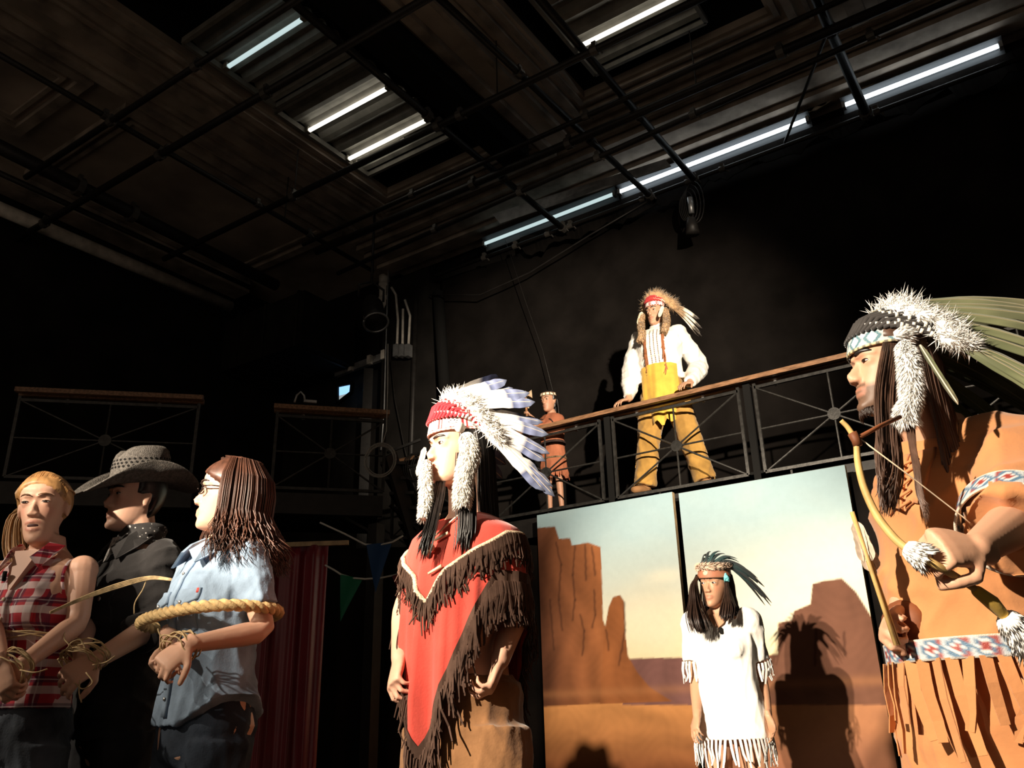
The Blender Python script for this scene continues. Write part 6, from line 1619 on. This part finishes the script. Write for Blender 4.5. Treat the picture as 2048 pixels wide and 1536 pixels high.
inn = [[lerp(p, P.pt(0, .01, 1.0), .05) for p in r] for r in hemr[::-1]]
mb = MB(); mb.rings(hemr + inn, True, False, cols + cols[::-1]); mb.build('beaded_hem', 'bead_ribbon', tun, True, True)
for i in range(40):                                          # broad fringe below the hem
    a = 6.2832 * i / 40; p = P.pt(.216 * math.sin(a), .01 + .192 * math.cos(a), .982); n_ = nrm(P.L * math.sin(a) + P.F * math.cos(a)); sd = nrm(np.cross(UP, n_)); l = g.uniform(.11, .20); sw = g.normal() * .25
    mb = MB(); mb.strip([p + n_ * .004, p + n_ * .012 - UP * l * .4 + sd * sw * l * .2, p + n_ * .010 - UP * l * .75 + sd * sw * l * .5, p + n_ * (.008 + .01 * g.random()) - UP * l + sd * sw * l * .8], [.024, .022, .021, .018], nrm(sd + n_ * g.normal() * .5), .0025)
    mb.build('fringe_strip', 'tan_suede', tun)
# neck opening: collar flap, lacing, cord
for q in (-1, 1):
    conform('neck_flap', tun, P, .008 * q, .060 * q, 1.44, .14, 'tan_suede', dip=-.01, off=.004)
for i in range(5):
    z = 1.42 - .026 * i; MB().tube([surf(tun, P, -.03, z) + P.F * .014, surf(tun, P, 0, z - .012) + P.F * .020, surf(tun, P, .03, z - .002) + P.F * .014], .0035, 6).build('lace', 'tan_suede', tun, True)
# belt pouch
MB().ell(P.pt(-.06, .175, 1.06), (.055, .028, .05), (P.L, P.F, UP)).build('belt_pouch', 'leather_brown', P.root, True)
tr = P.legs(.012, r=(.128, .122, .110, .104, .100), hips=[P.pt(-.085, .02, .88), P.pt(.10, 0, .88)], knees=[P.pt(-.095, .05, .48), P.pt(.12, .0, .48)])
tr.rings(P.torso_rings(.02, z0=.74, z1=1.02, prof=[(.7, .18, .15, 0), (.85, .185, .155, 0), (1.05, .175, .15, 0.01)]))
tro = blob_obj('trousers', tr, .010, 'tan_suede', P.root, 2, (.020, 20, 92, 8, UP))
for i in range(34):                                          # fringe down the outer seam
    z = .94 - .026 * i; p = P.pt(.155 + .01 * math.sin(i), .125 + .012 * math.cos(i * 1.7), z); n_ = nrm(P.F * .8 + P.L * .6); l = g.uniform(.05, .085); sd = nrm(np.cross(UP, n_)); s_ = g.choice([-1, 1]) * .7
    MB().strip([p, p + n_ * .014 + sd * s_ * l * .4 - UP * l * .3, p + n_ * .010 + sd * s_ * l * .6 - UP * l * .8], [.020, .018, .014], nrm(UP + sd * .6 * s_), .0025).build('fringe_strip', 'tan_suede', tro)
P.shoes(material='moccasin')
# headdress
def rcol(a, v):
    if v < .16: return (.70, .55, .30) if int((a + 360) / 5) % 2 else (.16, .14, .10)
    u = (a + 360) % 30; dm = abs(u / 30 - .5) * 2 + abs(v - .55) * 1.4
    return (.75, .74, .70) if dm < .55 else ((.10, .20, .24) if dm < .95 else (.55, .55, .52))
ol = [(0, (.24, .24, .16)), (.25, (.09, .105, .05)), (.4, (.17, .18, .09)), (.6, (.08, .085, .045)), (.75, (.18, .17, .09)), (.9, (.07, .06, .035)), (1, (.28, .20, .11))]
hd = war_bonnet(P, 27, .62, .034, ol, dict(quill=(.24, .21, .12), wrap=(.045, .04, .038), thread=(.80, .76, .68), down=(.92, .90, .86)), band_z=(.048, .092), tilt=.08, elev=(20, -40), colf=rcol, fluff=(170, .040), outw=(.05, .42), bend=-.38, seed=9, tipw=.55, wrap=.20, notch=.0, jit=.05, vee=.5)
P.band(hd, .096, .112, .010, lambda a, v: (.36, .06, .04), name='red_cloth_band', tilt=.08, nz=4)
fur_tail(hd, cr([at(1808, 690, 1.70), at(1818, 725, 1.67), at(1822, 770, 1.66), at(1822, 800, 1.655), at(1812, 830, 1.65), at(1818, 848, 1.65)], 3), [.018, .024, .024, .022, .028, .018], 2600, 'fur', col=lambda t_: V(.92, .90, .86), hair=.020, seed=10, w=.0014)
fur_tail(hd, [P.hp(.086, .02, .058), P.hp(.094, .0, .060), P.hp(.096, -.02, .058)], .016, 260, 'fur', 'white_rosette', .02, lambda t_: V(.9, .88, .84), 87, w=.002)
feather_mesh(at(1840, 690, 1.66), nrm(at(1905, 795, 1.62) - at(1840, 690, 1.66)), UP * .05, RT, .17, .014, ol, seed=790).build('feather', 'feather', hd, True, True)

# ---------------------------------------------------------------- bow, arrows
t = thing('bow', GR, 'curved wooden bow with white fur grips, held by the man in tan', 'bow')
bp_ = cr([at(1682, 841, 1.45), at(1698, 858, 1.45), at(1712, 885, 1.45), at(1716, 925, 1.45), at(1728, 975, 1.45), at(1752, 1028, 1.44), at(1785, 1072, 1.42), at(1815, 1098, 1.40), GR, at(1930, 1165, 1.40), at(1985, 1205, 1.42), at(2035, 1262, 1.44), at(2085, 1340, 1.47)], 6)
n_ = len(bp_); MB().tube(bp_, [.0040 + .0030 * math.sin(math.pi * i / (n_ - 1)) for i in range(n_)], 9).build('limb', 'bow_wood', t, True)
fur_tail(t, [at(1812, 1096, 1.40), at(1835, 1108, 1.39), at(1855, 1120, 1.38)], [.014, .022, .02], 420, 'fur', 'fur_grip', .018, lambda u: V(.92, .89, .84), 88, w=.002)
fur_tail(t, [at(2010, 1232, 1.43), at(2040, 1268, 1.44), at(2065, 1310, 1.46)], [.018, .024, .02], 420, 'fur', 'fur_grip', .020, lambda u: V(.92, .89, .84), 89, w=.002)
MB().tube([at(1955, 1183, 1.41), at(1985, 1206, 1.42), at(2004, 1226, 1.43)], [.0095, .012, .0095], 10, round_end=True).build('suede_wrap', 'yellow_suede', t, True)
MB().tube([at(1713, 872, 1.45), at(1820, 952, 1.47), at(1926, 1034, 1.50), at(2090, 1345, 1.47)][:3] + [at(1940, 1046, 1.50)], .0014, 5).build('string', 'bone', t, True)
MB().tube([at(1716, 876, 1.45), at(1760, 852, 1.50), at(1800, 834, 1.56)], .0042, 6).build('tie_cord', 'leather_brown', t, True)
MB().tube([at(1704, 866, 1.45), at(1712, 880, 1.45), at(1716, 892, 1.45)], .0085, 8).build('leather_lashing', 'leather_brown', t, True)
for k, (dx, lab) in enumerate(((0, 'front one of the two wooden arrows held point down by the man in tan'), (9, 'rear one of the two wooden arrows held point down by the man in tan'))):
    a, b = at(1704 + dx, 1024 + 2.2 * dx, 1.80 + .02 * k), at(1792 + dx * .6, 1290, 1.80 + .02 * k)
    t = thing('arrow', a, lab, 'arrow', 'arrows in the hand')
    MB().tube([a, lerp(a, b, .5), b], .0048, 7).build('shaft', 'bow_wood', t, True)
    d = nrm(b - a); sd = nrm(np.cross(d, HV))
    for q in (-1, 1): feather_mesh(lerp(a, b, .08), nrm(d + sd * .10 * q), V(0, 0, 0), sd, .085, .026, [(0, (.80, .66, .52)), (1, (.70, .55, .42))], seed=800 + k * 2 + q).build('fletching', 'feather', t, True, True)
